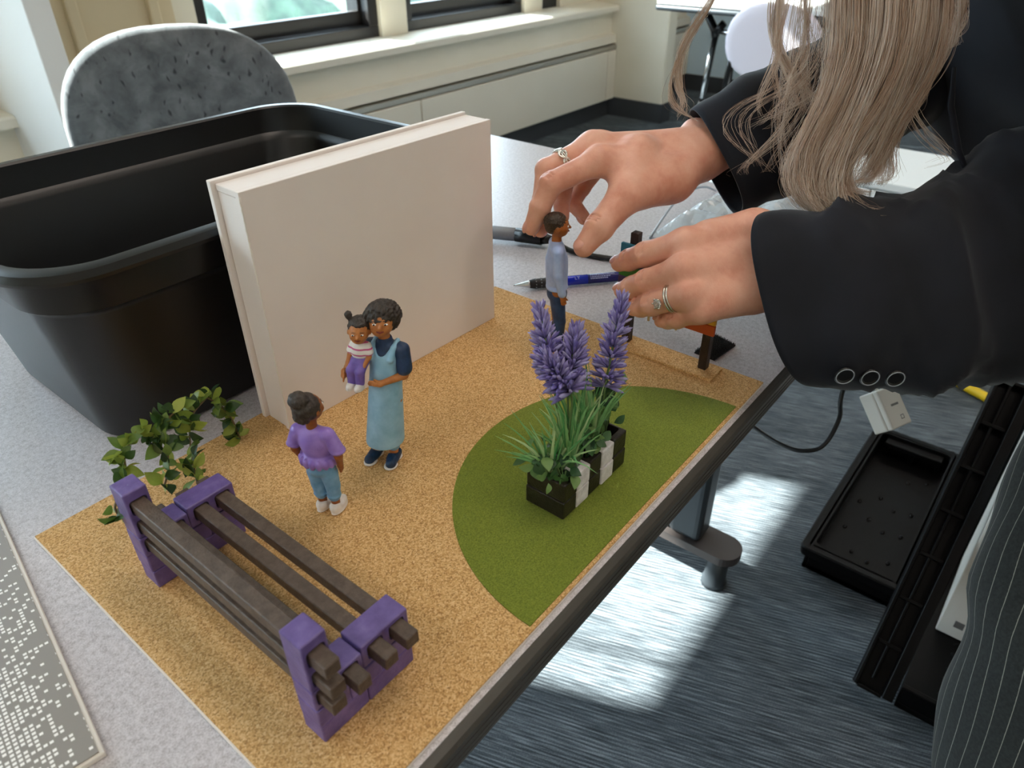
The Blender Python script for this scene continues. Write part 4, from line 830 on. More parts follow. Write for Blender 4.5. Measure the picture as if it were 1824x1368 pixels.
pr += [Cone(RW, A(1360, 205, .735), 0.0245, 0.030, k=0.01), Ell(A(1235, 232, .712), (0.011,)*3, k=0.012)]
pr += creases(RJ['thumb'], 2, mF*0.6-np.array(RT)*0.8, 0.0126)+creases(RJ['index'], 1, mF*0.7-np.array(RT)*0.4+np.array(UP)*0.6, 0.0109)
HANDS.append(field_mesh('rh', pr, 0.0012, 0.004, MP, relax=1))
# left hand: steadies the sign
LWa, LWb = A(1350, 424, .628), A(1350, 505, .612)
LF = {'index': [(1222, 434, .612), (1150, 453, .634), (1121, 463, .650), (1103, 469, .661)], 'middle': [(1218, 480, .602), (1152, 502, .627), (1126, 511, .645), (1108, 517, .657)],
      'ring': [(1226, 524, .598), (1162, 541, .622), (1142, 546, .639), (1129, 549, .650)], 'little': [(1248, 551, .600), (1206, 566, .619), (1190, 569, .631), (1178, 571, .639)]}
pr = []; LJ = {}
for (n_, J), w0 in zip(LF.items(), (LWa, LWa*0.6+LWb*0.4, LWa*0.25+LWb*0.75, LWb)):
    L, P = finger(J, RS[n_]*1.04); pr += L; LJ[n_] = P; pr.append(Cone(w0, P[0], 0.0195, 0.0124*RS[n_], k=0.010))
th = [A(1318, 440, .655), A(1270, 462, .682), A(1236, 480, .694), A(1214, 494, .700)]
pr += chain(th, [0.019, 0.013, 0.0105, 0.008], 0.004); pr += [Cone(A(1262, 418, .618), A(1338, 412, .628), 0.0125, 0.0185, k=0.008), Cone(A(1262, 540, .602), A(1335, 522, .610), 0.0130, 0.0180, k=0.008), Cone(A(1252, 480, .608), A(1330, 470, .622), 0.0155, 0.022, k=0.008)]
pr += [Cone(LWa, A(1480, 470, .650), 0.022, 0.032, k=0.01), Cone(LWb, A(1480, 520, .645), 0.021, 0.030, k=0.01)]
for n_ in LJ: pr += creases(LJ[n_], 1, mF+np.array(UP)*0.4, 0.0112*RS[n_])+creases(LJ[n_], 2, mF+np.array(UP)*0.4, 0.0099*RS[n_], 2)
HANDS.append(field_mesh('lh', pr, 0.0012, 0.004, MP, relax=1))
# trunk, head, legs under the clothes
HC_ = np.array((0.84, 0.30, 1.215)); ca, sa = math.cos(-0.55), math.sin(-0.55)
HR = np.array(((1, 0, 0), (0, ca, -sa), (0, sa, ca)))
def HQ(x, y, z): return HC_+HR @ np.array((x, y, z))
bp_ = [Ell(HQ(0, -0.012, 0.025), (0.074, 0.093, 0.098), HR), Ell(HQ(0, 0.032, -0.055), (0.056, 0.062, 0.058), HR, k=0.03), Cone(HQ(0, 0.085, 0.0), HQ(0, 0.108, -0.028), 0.007, 0.013, k=0.012), Ell(HQ(-0.076, -0.01, -0.01), (0.01, 0.018, 0.03), HR, k=0.006), Ell(HQ(0.076, -0.01, -0.01), (0.01, 0.018, 0.03), HR, k=0.006),
       Ell(HQ(-0.03, 0.088, 0.012), (0.014, 0.012, 0.010), HR, k=0.008, cut=True), Ell(HQ(0.03, 0.088, 0.012), (0.014, 0.012, 0.010), HR, k=0.008, cut=True),
       Cone(HQ(0, -0.03, -0.06), (0.87, 0.13, 1.10), 0.05, 0.055), Cone((0.84, -0.13, 0.93), (0.90, 0.07, 1.06), 0.125, 0.115), Cone((0.79, 0.04, 1.10), (1.01, 0.10, 1.10), 0.055, 0.055),
       Cone((0.79, 0.04, 1.10), A(1960, 420, .69), 0.045, 0.038), Cone(A(1960, 420, .69), A(1480, 500, .648), 0.038, 0.028), Cone((1.01, 0.10, 1.10), A(1640, 110, .765), 0.045, 0.036), Cone(A(1640, 110, .765), A(1350, 212, .733), 0.036, 0.027),
       Cone((0.84, -0.14, 0.90), at(2080, 690, .745), 0.06, 0.055), Cone(at(2080, 690, .745), at(1990, 900, .72), 0.055, 0.05), Cone(at(1990, 900, .72), at(1912, 1140, .715), 0.05, 0.045), Cone(at(1912, 1140, .715), at(1832, 1368, .76), 0.045, 0.04), Cone(at(1832, 1368, .76), (0.72, -0.25, 0.06), 0.04, 0.03), Cone((0.92, -0.18, 0.90), (0.945, -0.31, 0.48), 0.07, 0.045), Cone((0.945, -0.31, 0.48), (0.94, -0.49, 0.06), 0.045, 0.03)]
big = field_mesh('trunk', bp_, 0.009, 0.02, MP, relax=2)
bm = bmesh.new()
for me in HANDS+[big]: bm.from_mesh(me); bpy.data.meshes.remove(me)
me = bpy.data.meshes.new('body'); bm.to_mesh(me); bm.free(); body = link('body', me, 'skin', per, smooth=True)
for sx_ in (-1, 1):
    e = link('eye', field_mesh('eye', [Ell(HQ(0.03*sx_, 0.078, 0.012), (0.0125,)*3)], 0.0025, 0.001, MP), 'eye_white', per)
    link('iris', field_mesh('iris', [Ell(HQ(0.03*sx_, 0.0885, 0.010), (0.0055, 0.003, 0.0055), HR)], 0.001, 0.0005, MP), 'pupil', e)
link('lips', field_mesh('lips', [Cone(HQ(-0.022, 0.086, -0.066), HQ(0, 0.094, -0.067), 0.005, 0.0075), Cone(HQ(0.022, 0.086, -0.066), HQ(0, 0.094, -0.067), 0.005, 0.0075)], 0.002, 0.002, MP), 'lips', per)
# fingernails
def nail(P, dors, r, w=0.0050):
    d = P[-1]-P[-2]; d = d/np.linalg.norm(d); dv = np.array(dors, float); dv -= d*(dv @ d); dv /= np.linalg.norm(dv); x = np.cross(d, dv)
    c = P[-1]+d*0.0005+dv*r*0.80
    link('fingernail', field_mesh('fingernail', [Ell(c, (w, 0.0068, 0.0030), np.stack([x, d, dv], 1))], 0.0006, 0.0003, MP), 'nail', per)
mF = -np.array(FW)
for n_ in LJ: nail(LJ[n_], mF+np.array(UP)*0.5, 0.0066*RS[n_]*1.04, 0.0048*RS[n_])
for n_, dv in (('index', -np.array(RT)+mF*0.2), ('middle', -np.array(RT)), ('ring', -np.array(RT)), ('little', -np.array(UP)-np.array(RT))): nail(RJ[n_], dv, 0.0066*RS[n_], 0.0048*RS[n_])
nail(RJ['thumb'], mF*0.55-np.array(RT)*0.75, 0.0082, 0.0060)
# rings
def ringframe(P, f):
    c = P[0]+(P[1]-P[0])*f; d = (P[1]-P[0])/np.linalg.norm(P[1]-P[0]); u = mF-d*(mF @ d); u /= np.linalg.norm(u); return c, d, u, np.cross(d, u)
c, d, u, v = ringframe(RJ['middle'], 0.66); bm = bmesh.new()
for s in range(3):
    for ph in (0, 1):
        pts = []
        for k in range(49):
            a = 2*PI*k/48; w_ = 0.0034*math.sin(4*a+ph*PI+s*0.5)*(1 if s < 2 else 0.3); r_ = 0.0119+0.0004*math.cos(8*a+ph*PI); pts.append(c-np.array(PO)+d*w_+(u*math.cos(a)+v*math.sin(a))*r_)
        tube(bm, pts, 0.00075, 6, cap=False)
o = bm_obj('finger_ring', bm, 'silver', per); o['label'] = 'woven silver knot ring on the right hand'
c, d, u, v = ringframe(LJ['ring'], 0.42); bm = bmesh.new()
for s, rr in ((-0.0013, 0.0009), (0.0012, 0.0011)): tube(bm, [c-np.array(PO)+d*s+(u*math.cos(2*PI*k/40)+v*math.sin(2*PI*k/40))*0.0120 for k in range(41)], rr, 8, cap=False)
o = bm_obj('wedding_ring', bm, 'silver', per); o['label'] = 'double silver wedding band with clear stone'
q = Vector(u+v*-0.15+d*0.25).normalized(); sc_ = Vector(c)-PO+q*0.0124+Vector(d)*0.0024
bm = bmesh.new(); lathe(bm, [(0.0004, 0), (0.0042, 0.0036), (0.0044, 0.0044), (0.0028, 0.0056)], 8, sc_, axis=q); bm_obj('stone', bm, 'gem', o)
bm = bmesh.new(); e1 = q.orthogonal().normalized(); e2 = q.cross(e1)
for k in range(6):
    a = k*PI/3; w_ = e1*math.cos(a)+e2*math.sin(a); tube(bm, [sc_+w_*0.0010, sc_+w_*0.0044+q*0.004, sc_+w_*0.0041+q*0.0056], 0.0006, 5)
bm_obj('prong', bm, 'silver', o)

# --- clothes
def sring(top, bot, d, thk, sh, n=72, s=0.0, fold=None, dt=0.0):
    T_, B_ = A(top[0], top[1], d+dt), A(bot[0], bot[1], d); c_ = (T_+B_)/2; a_ = (T_-B_)/2; b_ = -np.array(FW)*thk+np.array(RT)*sh; out = []
    for k in range(n):
        th_ = 2*PI*k/n; co_, si_ = math.cos(th_), math.sin(th_); e = 2/2.7
        x = math.copysign(abs(co_)**e, co_); y = math.copysign(abs(si_)**e, si_)
        f = 1+(fold(s, th_) if fold else 0); out.append(Vector(c_+(a_*x+b_*y)*f)-PO)
    return out
def sleeve(name, keys, fold, m=6, thick=0.0016):
    K = np.array([[*t_, *b_, d_, w_, s_] for t_, b_, d_, w_, s_ in keys]); rings = []; V = [Vector(k[:3]) for k in K]; n = len(K)
    def cr(i, tt):
        a, b, c_, d_ = K[max(i-1, 0)], K[i], K[i+1], K[min(i+2, n-1)]; return 0.5*(2*b+(c_-a)*tt+(2*a-5*b+4*c_-d_)*tt*tt+(3*b-a-3*c_+d_)*tt**3)
    for i in range(n-1):
        for k in range(m+(i == n-2)):
            r_ = cr(i, k/m); s = (i+k/m)/(n-1); rings.append(sring(r_[0:2], r_[2:4], r_[4], r_[5], r_[6], s=s, fold=fold))
    return loft(name, rings, 'jacket_cloth', per, thick=thick)
def foldL(s, th_):
    e = min(1, s*9); return e*1.6*(0.026*math.sin(13*s*PI+1.6*th_+0.8*math.sin(2*th_))+0.020*math.sin(4*th_+11*s)+0.010*math.sin(31*s+5*th_)+0.060*(1-abs(math.sin(5.2*PI*s+0.9*th_+0.5*math.sin(2*th_))))**5*(0.4+0.6*math.sin(1.7*th_+6*s)**2)+0.035*(1-abs(math.sin(8.5*s*PI-1.1*th_)))**6+0.016*math.exp(-((s-0.47-0.03*math.cos(th_))/0.022)**2)-0.030*math.exp(-((s-0.52-0.03*math.cos(th_))/0.02)**2)+0.016*math.exp(-((s-0.57-0.03*math.cos(th_))/0.022)**2))
def foldR(s, th_): return min(1, s*9)*1.5*(0.022*math.sin(13*s*PI+2*th_)+0.016*math.sin(3*th_-8*s))
sl = sleeve('sleeve', [((1378, 384), (1450, 689), .622, .046, -.044), ((1470, 376), (1545, 690), .632, .054, -.018), ((1580, 356), (1650, 689), .646, .060, -.008), ((1672, 316), (1740, 678), .660, .062, 0), ((1760, 252), (1840, 668), .675, .064, 0), ((1860, 165), (1975, 640), .690, .064, 0), ((1960, 30), (2130, 520), .690, .062, 0), ((2000, -110), (2240, 290), .630, .060, 0), ((1960, -330), (2240, -50), .530, .058, 0)], foldL, 8)
sl['label'] = 'black jacket sleeve with cuff buttons'
sleeve('sleeve', [((1226, 203), (1320, 379), .716, .042, -.006), ((1300, 152), (1402, 345), .724, .048, 0), ((1392, 104), (1492, 300), .735, .052, 0), ((1490, 55), (1592, 252), .748, .055, 0), ((1602, -5), (1695, 205), .765, .058, 0), ((1725, -85), (1815, 150), .780, .060, 0), ((1850, -200), (1950, 60), .790, .060, 0)], foldR, 6)
jk = [Cone((0.84, -0.13, 0.94), (0.91, 0.05, 1.05), 0.150, 0.138), Cone((0.78, 0.04, 1.10), (1.02, 0.10, 1.10), 0.072, 0.072), Ell(A(1842, 185, .742), (0.085, 0.085, 0.085)), Ell(A(1850, 60, .735), (0.10, 0.09, 0.10)), Cone((0.84, -0.15, 0.90), (0.86, -0.15, 0.84), 0.155, 0.16)]
link('jacket', field_mesh('jacket', jk, 0.008, 0.05, MP, disp=lumpy(0.004, 28, 4), relax=2), 'jacket_cloth', per)
bm = bmesh.new(); tube(bm, [A(*p)-np.array(PO) for p in ((1700, 120, .66), (1694, 190, .662), (1708, 270, .664), (1735, 335, .668))], [0.002, 0.0035, 0.0035, 0.002], 8, flat=0.4); bm_obj('lapel_edge', bm, 'jacket_cloth', per)
for x, y, d in ((1503, 667, .586), (1548, 670, .590), (1593, 672, .596)):
    q = Vector(mF-np.array(UP)*0.75).normalized(); p = at(x, y, d)-PO
    bm = bmesh.new(); lathe(bm, [(0.0040, 0), (0.0075, 0.0005), (0.0082, 0.002), (0.0074, 0.0030), (0.0058, 0.0024), (0.0052, 0.0019)], 20, p, axis=q); b_ = bm_obj('button', bm, 'black_plastic', sl)
    bm = bmesh.new(); tube(bm, [p+q*0.0030+(q.orthogonal().normalized()*math.cos(2*PI*k/24)+q.cross(q.orthogonal().normalized())*math.sin(2*PI*k/24))*0.0070 for k in range(25)], 0.0005, 5, cap=False); bm_obj('button_glint', bm, 'grey_plastic', b_)  # paler grey ring imitates the glossy highlight on the black button
def leg(name, C_, R_, seed):
    pts = spline(C_, 10); n = len(pts); rr = np.interp(np.linspace(0, 1, n), np.linspace(0, 1, len(R_)), R_); rings = []
    P, T_, U_ = frames(pts)
    for i, (p, t_, r_) in enumerate(zip(P, T_, rr)):
        u_ = Vector((1, 0, 0))-t_*t_.x; u_.normalize(); v_ = t_.cross(u_); s = i/(n-1); ring = []
        for k in range(80):
            a = 2*PI*k/80; f = 1+0.03*math.sin(3*a+seed)+0.035*math.sin(26*s+2*a+seed)*(0.4+s)+0.02*math.sin(47*s-3*a)+0.05*math.exp(-((s-0.52-0.04*math.sin(a))/0.03)**2); ring.append(p-PO+(u_*math.cos(a)+v_*math.sin(a))*r_*f)
        rings.append(ring)
    return rings
c1_ = [(0.84, -0.125, 0.90), at(2080, 690, .745), at(1990, 900, .72), at(1912, 1140, .715), at(1832, 1368, .76), (0.72, -0.22, 0.16), (0.72, -0.25, 0.035)]
loft('trouser_leg', leg('l', c1_, [0.115, 0.100, 0.092, 0.088, 0.083, 0.085, 0.09], 0.3), 'pinstripe', per, uv=True, thick=0.0015)
loft('trouser_leg', leg('r', [(0.92, -0.17, 0.90), (0.94, -0.24, 0.70), (0.945, -0.31, 0.48), (0.94, -0.45, 0.20), (0.94, -0.49, 0.035)], [0.115, 0.10, 0.088, 0.082, 0.088], 1.7), 'pinstripe', per, uv=True, thick=0.0015)
for x, y in ((0.72, -0.25), (0.94, -0.49)):
    link('shoe', field_mesh('shoe', [Cone((x, y-0.06, 0.04), (x, y+0.05, 0.036), 0.036, 0.034), Ell((x, y+0.10, 0.028), (0.038, 0.075, 0.027)), Ell((x, y+0.02, 0.008), (0.04, 0.14, 0.008))], 0.006, 0.012, MP), 'black_plastic', per)

# --- long ash blonde hair
for i, (a, b) in enumerate((('#c4a48c', '#d8baa2'), ('#dec4ae', '#ebd5c2'), ('#ecd9c8', '#f5e6d8'), ('#f4e8dc', '#fbf3ea'))):
    t = NT('hair_blond_%d' % i); t.set(Roughness=0.36, Specular_IOR_Level=0.5, Anisotropic=0.4); hc_ = t.ramp(t.noise(t.coord(), 60, 2), [(0.3, a), (0.7, b)]); t.base(hc_); tl = t.n('ShaderNodeBsdfTransparent'); mx = t.n('ShaderNodeMixShader'); mx.inputs[0].default_value = 0.56; t.l(t.b.outputs[0], mx.inputs[1]); t.l(tl.outputs[0], mx.inputs[2]); t.l(mx.outputs[0], t.out.inputs[0])
plain('hair_scalp', '#b89c82', 0.5, var=0.25, vscale=90, bump=0.5, bscale=300, bdist=0.002)
HAIRG = [  # lock path (photo position, depth), width, strands
    ([(1560, -330, .60), (1330, -120, .60), (1268, 0, .61), (1222, 80, .62), (1203, 150, .63), (1208, 195, .63), (1228, 222, .63)], .0045, 70),
    ([(1555, -340, .60), (1430, -150, .60), (1396, 0, .61), (1394, 80, .615), (1422, 140, .62), (1452, 185, .62), (1470, 215, .62)], .0055, 90),
    ([(1560, -340, .60), (1440, -150, .59), (1402, 0, .60), (1386, 100, .61), (1374, 170, .62), (1370, 215, .625)], .0050, 36),
    ([(1560, -340, .60), (1470, -150, .59), (1442, 0, .60), (1440, 80, .61), (1424, 150, .615), (1412, 200, .62)], .0045, 40),
    ([(1560, -340, .60), (1510, -150, .58), (1498, 0, .59), (1492, 90, .60), (1478, 170, .605), (1440, 235, .61), (1418, 290, .615), (1428, 340, .615), (1470, 378, .612), (1520, 392, .608)], .0100, 330),
    ([(1560, -340, .60), (1535, -150, .58), (1530, 0, .585), (1525, 90, .59), (1500, 175, .60), (1464, 250, .605), (1448, 310, .61), (1462, 355, .61), (1500, 385, .608), (1538, 388, .606)], .0125, 460),
    ([(1570, -340, .60), (1570, -150, .58), (1572, 0, .58), (1565, 95, .585), (1535, 180, .595), (1500, 245, .605), (1474, 305, .61), (1480, 350, .612), (1512, 376, .61), (1545, 372, .61)], .0125, 460),
    ([(1570, -340, .60), (1600, -150, .58), (1610, 0, .58), (1600, 95, .585), (1572, 175, .60), (1532, 240, .61), (1500, 290, .615), (1490, 325, .62), (1510, 345, .62), (1545, 340, .622)], .0130, 430),
    ([(1575, -340, .60), (1635, -150, .58), (1648, 0, .58), (1636, 90, .585), (1612, 160, .60), (1585, 215, .61), (1568, 262, .62), (1562, 300, .625), (1540, 328, .625), (1520, 325, .625)], .0120, 380),
    ([(1580, -340, .60), (1660, -150, .585), (1686, 0, .59), (1676, 60, .595), (1656, 110, .60), (1632, 160, .605), (1606, 205, .61), (1588, 240, .615)], .0095, 220),
    ([(1590, -340, .60), (1690, -150, .59), (1715, -20, .60), (1714, 30, .605), (1694, 72, .61), (1672, 90, .61), (1652, 84, .612)], .0060, 90),
    ([(1560, -340, .60), (1470, -140, .60), (1440, 0, .61), (1436, 110, .62), (1424, 190, .63), (1380, 260, .64), (1340, 300, .645), (1322, 312, .645)], .012, 26),
    ([(1560, -340, .60), (1480, -140, .60), (1462, 20, .61), (1440, 120, .62), (1400, 180, .63), (1360, 215, .635), (1315, 232, .64)], .014, 26),
    ([(1560, -340, .60), (1500, -140, .60), (1480, 20, .61), (1440, 130, .62), (1390, 165, .63), (1330, 200, .635), (1318, 240, .64), (1346, 280, .64), (1390, 320, .645)], .012, 16),
    ([(1560, -340, .60), (1550, -140, .59), (1560, 60, .60), (1600, 200, .61), (1640, 255, .62), (1660, 285, .62), (1610, 310, .62)], .012, 14),
    ([(1560, -340, .60), (1480, -140, .60), (1440, 30, .61), (1425, 150, .62), (1400, 230, .64), (1420, 300, .64), (1450, 330, .64)], .016, 30)]
hv, hf, hm = [], [], []; base_i = 0; hr_ = np.random.default_rng(11)
def ss(P, n):
    P = np.array(P); P = np.vstack([2*P[0]-P[1], P, 2*P[-1]-P[-2]]); out = []; m_ = len(P)-3
    for q in np.linspace(0, m_-1e-6, n):
        i = int(q)+1; t_ = q-int(q); a, b, c_, d_ = P[i-1:i+3]; out.append(0.5*(2*b+(c_-a)*t_+(2*a-5*b+4*c_-d_)*t_*t_+(3*b-a-3*c_+d_)*t_**3))
    return np.array(out)
rtv, fwv, upv_ = np.array(RT), np.array(FW), np.array(UP)
for path, wd, cnt in HAIRG:
    cnt = int(cnt*1.3)
    G = ss([A(*p) for p in path], 30); m_ = len(G); s = np.linspace(0, 1, m_)
    sub = [(hr_.normal(size=2)*wd*0.62, hr_.uniform(0, 6.28)) for _ in range(max(3, cnt//24))]
    prof = np.interp(s, [0, 0.25, 0.55, 0.85, 1], [0.9, 1.15, 1.0, 0.75, 0.5])
    for k in range(cnt):
        (ox, oy), ph = sub[hr_.integers(len(sub))]; jit = hr_.normal(size=2)*wd*0.22; fly = hr_.random() < 0.10
        end = hr_.uniform(0.80, 1.0) if not fly else hr_.uniform(0.6, 1.0); Gs = ss(G[np.linspace(0, (m_-1)*end, 9).astype(int)], 26) if end < 0.999 else G[:26]
        ns = len(Gs); q = np.linspace(0, end, ns); pf = np.interp(q, s, prof)
        amp = 0.0025*q+0.0085*q**3+(0.010*q**2*(1 if fly else 0)); dx = (ox+jit[0])*pf+amp*np.sin(11*q+ph+hr_.normal()*0.35); dy = 0.55*((oy+jit[1])*pf+amp*np.cos(11*q+ph))
        C_ = Gs+dx[:, None]*rtv+dy[:, None]*fwv-np.array(PO); rad = (0.00021 if not fly else 0.00015)*np.interp(q/end, [0, 0.8, 1], [1.1, 1, 0.35])
        tg = np.gradient(C_, axis=0); tg /= np.linalg.norm(tg, axis=1)[:, None]+1e-9; e1 = np.cross(tg, fwv); e1 /= np.linalg.norm(e1, axis=1)[:, None]+1e-9; e2 = np.cross(tg, e1)
        R3 = np.stack([C_+(e1*math.cos(a)+e2*math.sin(a))*rad[:, None] for a in (0, 2.094, 4.189)], 1).reshape(-1, 3); hv.append(R3)
        i0 = base_i+3*np.arange(ns-1)[:, None]
        for j in range(3): hf.append(np.concatenate([i0+j, i0+(j+1) % 3, i0+3+(j+1) % 3, i0+3+j], 1))
        mi = min(3, max(0, int(hr_.normal(1.6+0.5*math.sin(ph), 0.8)))); hm.append(np.full(3*(ns-1), mi)); base_i += 3*ns
for k in range(520):                     # short cover over the crown, falling to the nape and sides
    ph = hr_.uniform(math.radians(150), math.radians(390)); pts = []
    for a in np.linspace(0.06, 1.75, 9):
        pts.append(HQ(0.092*math.sin(a)*math.cos(ph), -0.03+0.106*math.sin(a)*math.sin(ph), 0.04+0.107*math.cos(a)))
    while pts[-1][2] > 1.10 and len(pts) < 14: pts.append(pts[-1]+np.array((0, 0.004, -0.022)))
    C_ = ss(pts, 20)+hr_.normal(size=3)*0.002-np.array(PO); ns = 20; rad = np.full(ns, 0.0008)
    tg = np.gradient(C_, axis=0); tg /= np.linalg.norm(tg, axis=1)[:, None]+1e-9; e1 = np.cross(tg, fwv); e1 /= np.linalg.norm(e1, axis=1)[:, None]+1e-9; e2 = np.cross(tg, e1)
    hv.append(np.stack([C_+(e1*math.cos(a)+e2*math.sin(a))*rad[:, None] for a in (0, 2.094, 4.189)], 1).reshape(-1, 3)); i0 = base_i+3*np.arange(ns-1)[:, None]
    for j in range(3): hf.append(np.concatenate([i0+j, i0+(j+1) % 3, i0+3+(j+1) % 3, i0+3+j], 1))
    hm.append(np.full(3*(ns-1), hr_.integers(0, 3))); base_i += 3*ns
V = np.concatenate(hv); Q = np.concatenate(hf); MI = np.concatenate(hm)
me = bpy.data.meshes.new('hair'); me.vertices.add(len(V)); me.vertices.foreach_set('co', V.astype(np.float32).ravel()); me.loops.add(Q.size); me.loops.foreach_set('vertex_index', Q.astype(np.int32).ravel())
me.polygons.add(len(Q)); me.polygons.foreach_set('loop_start', np.arange(0, Q.size, 4, dtype=np.int32)); me.polygons.foreach_set('material_index', MI.astype(np.int32)); me.update(calc_edges=True)
link('hair', me, ['hair_blond_%d' % i for i in range(4)], per, smooth=True)
link('scalp_hair', field_mesh('scalp_hair', [Ell(HQ(0, -0.03, 0.04), (0.086, 0.098, 0.100), HR), Ell(HQ(-0.06, -0.02, -0.06), (0.035, 0.06, 0.09), HR), Ell(HQ(0.06, -0.02, -0.06), (0.035, 0.06, 0.09), HR), Ell(HQ(0, 0.09, -0.035), (0.060, 0.05, 0.085), HR, k=0.02, cut=True)], 0.005, 0.02, MP, disp=lumpy(0.002, 160, 6)), 'hair_scalp', per)

# ================================================================== things around the desk
def superell(w, h, e, n=48):
    out = []
    for k in range(n):
        a = 2*PI*k/n; c_, s_ = math.cos(a), math.sin(a); out.append((w*math.copysign(abs(c_)**(2/e), c_), h*math.copysign(abs(s_)**(2/e), s_)))
    return out
def cushion(name, parent, w, h, th, M, m, e=2.7, crown=0.012, taper=0.0):
    rings = []
    for s, y in ((0.0, 0.5), (0.55, 0.49), (0.80, 0.46), (0.93, 0.38), (0.985, 0.22), (1.0, 0.0), (0.985, -0.22), (0.93, -0.38), (0.80, -0.46), (0.55, -0.49), (0.0, -0.5)):
        ring = []
        for x, z in superell(w, h, e):
            x2, z2 = x*max(s, 0.001), z*max(s, 0.001); x2 *= 1-taper*(z2/h < 0)*(z2/h)**2; ring.append(M @ Vector((x2, y*th+math.copysign(crown*(1-s*s), y), z2)))
        rings.append(ring)
    return loft(name, rings, m, parent, cap=(True, True))
# --- grey fabric office chair behind the tote
ch = empty('office_chair', (0.862, 1.650, 0), -0.45, label='office chair with mottled grey fabric back standing behind the black tote', cat='chair')
CM = Matrix.Translation((0, -0.20, 0.705)) @ Matrix.Rotation(0.10, 4, 'X')
cushion('backrest', ch, 0.222, 0.205, 0.055, CM, 'chair_fabric', 2.5, 0.01, 0.25)
cushion('backrest_shell', ch, 0.200, 0.185, 0.04, CM @ Matrix.Translation((0, 0.035, 0)), 'black_plastic', 2.5, 0.008, 0.25)
cushion('seat', ch, 0.24, 0.23, 0.08, Matrix.Translation((0, 0.06, 0.46)) @ Matrix.Rotation(PI/2, 4, 'X'), 'chair_fabric', 3.0)
bm = bmesh.new(); tube(bm, [(0, -0.15, 0.62), (0, -0.17, 0.5), (0, -0.10, 0.42), (0, 0.0, 0.41)], [0.03, 0.03, 0.03, 0.03], 8, flat=0.4); bm_obj('back_support', bm, 'black_metal', ch)
bm = bmesh.new(); lathe(bm, [(0.03, 0.09), (0.03, 0.25), (0.018, 0.255), (0.018, 0.40), (0.06, 0.405), (0.06, 0.42)], 16); bm_obj('column', bm, 'black_metal', ch)
for k in range(5):
    a = 2*PI*k/5+0.3; dx, dy = math.cos(a), math.sin(a); bm = bmesh.new(); tube(bm, [(0, 0, 0.11), (dx*0.15, dy*0.15, 0.095), (dx*0.29, dy*0.29, 0.07)], [0.028, 0.022, 0.016], 8); l = bm_obj('leg', bm, 'black_metal', ch)
    bm = bmesh.new(); lathe(bm, [(0.0, -0.02), (0.022, -0.02), (0.027, -0.008), (0.027, 0.008), (0.022, 0.02), (0.0, 0.02)], 14, (dx*0.29, dy*0.29, 0.0275), axis=(-dy, dx, 0)); bm_obj('caster', bm, 'black_plastic', l)
# --- folding table at the far end
ft = empty('folding_table', (3.55, 1.05, 0), label='white folding table on black legs by the pale blue wall', cat='table')
def fo(L): return [Vector(p)-Vector((3.55, 1.05, 0)) for p in L]
box('tabletop', (-0.36, -0.10, 0.715), (0.20, 0.70, 0.735), 'wall_white', ft, 0.003)
loft('edge_band', [rrect(-0.36-o, 0.20+o, -0.10-o, 0.70+o, 0.01+o, z, 3) for o, z in ((0.0005, 0.712), (0.008, 0.708), (0.008, 0.694), (0.0005, 0.69))], 'leg_metal', ft, cap=(True, True))
for y, sg_ in ((1.53, 1), (1.12, -1)):
    bm = bmesh.new(); tube(bm, fo([(3.36, y+0.07*sg_, 0.69), (3.355, y+0.01*sg_, 0.61), (3.355, y, 0.58)]), 0.018, 8); tube(bm, fo([(3.36, y-0.03, 0.64), (3.355, y, 0.60)]), 0.017, 8); bm_obj('bracket', bm, 'black_metal', ft)
    bm = bmesh.new(); tube(bm, fo([(3.355, y, 0.60), (3.36, y+0.03*sg_, 0.30)]), 0.014, 10); l = bm_obj('leg', bm, 'black_metal', ft)
    bm = bmesh.new(); tube(bm, fo([(3.338, y+0.006*sg_, 0.54), (3.342, y+0.026*sg_, 0.32)]), 0.008, 8); bm_obj('strut', bm, 'chrome', l)
    for ex, ey in ((3.30, 0.06), (3.70, -0.02)):
        bm = bmesh.new(); tube(bm, fo([(3.36, y+0.03*sg_, 0.31), (ex, y+ey*sg_, 0.03)]), 0.012, 8); bm_obj('foot', bm, 'black_metal', ft)
        bm = bmesh.new(); lathe(bm, [(0.018, 0), (0.018, 0.025), (0.012, 0.03)], 12, fo([(ex, y+ey*sg_, 0)])[0]); bm_obj('glide', bm, 'black_plastic', ft)
    bm = bmesh.new(); tube(bm, fo([(3.355, y, 0.605), (3.355, y-0.20*sg_, 0.60)]), 0.010, 8); bm_obj('cross_bar', bm, 'chrome', ft)
    bm = bmesh.new(); tube(bm, fo([(3.355, y-0.09*sg_, 0.60), (3.36, y-0.11*sg_, 0.02)]), 0.011, 8); bm_obj('leg', bm, 'black_metal', ft)
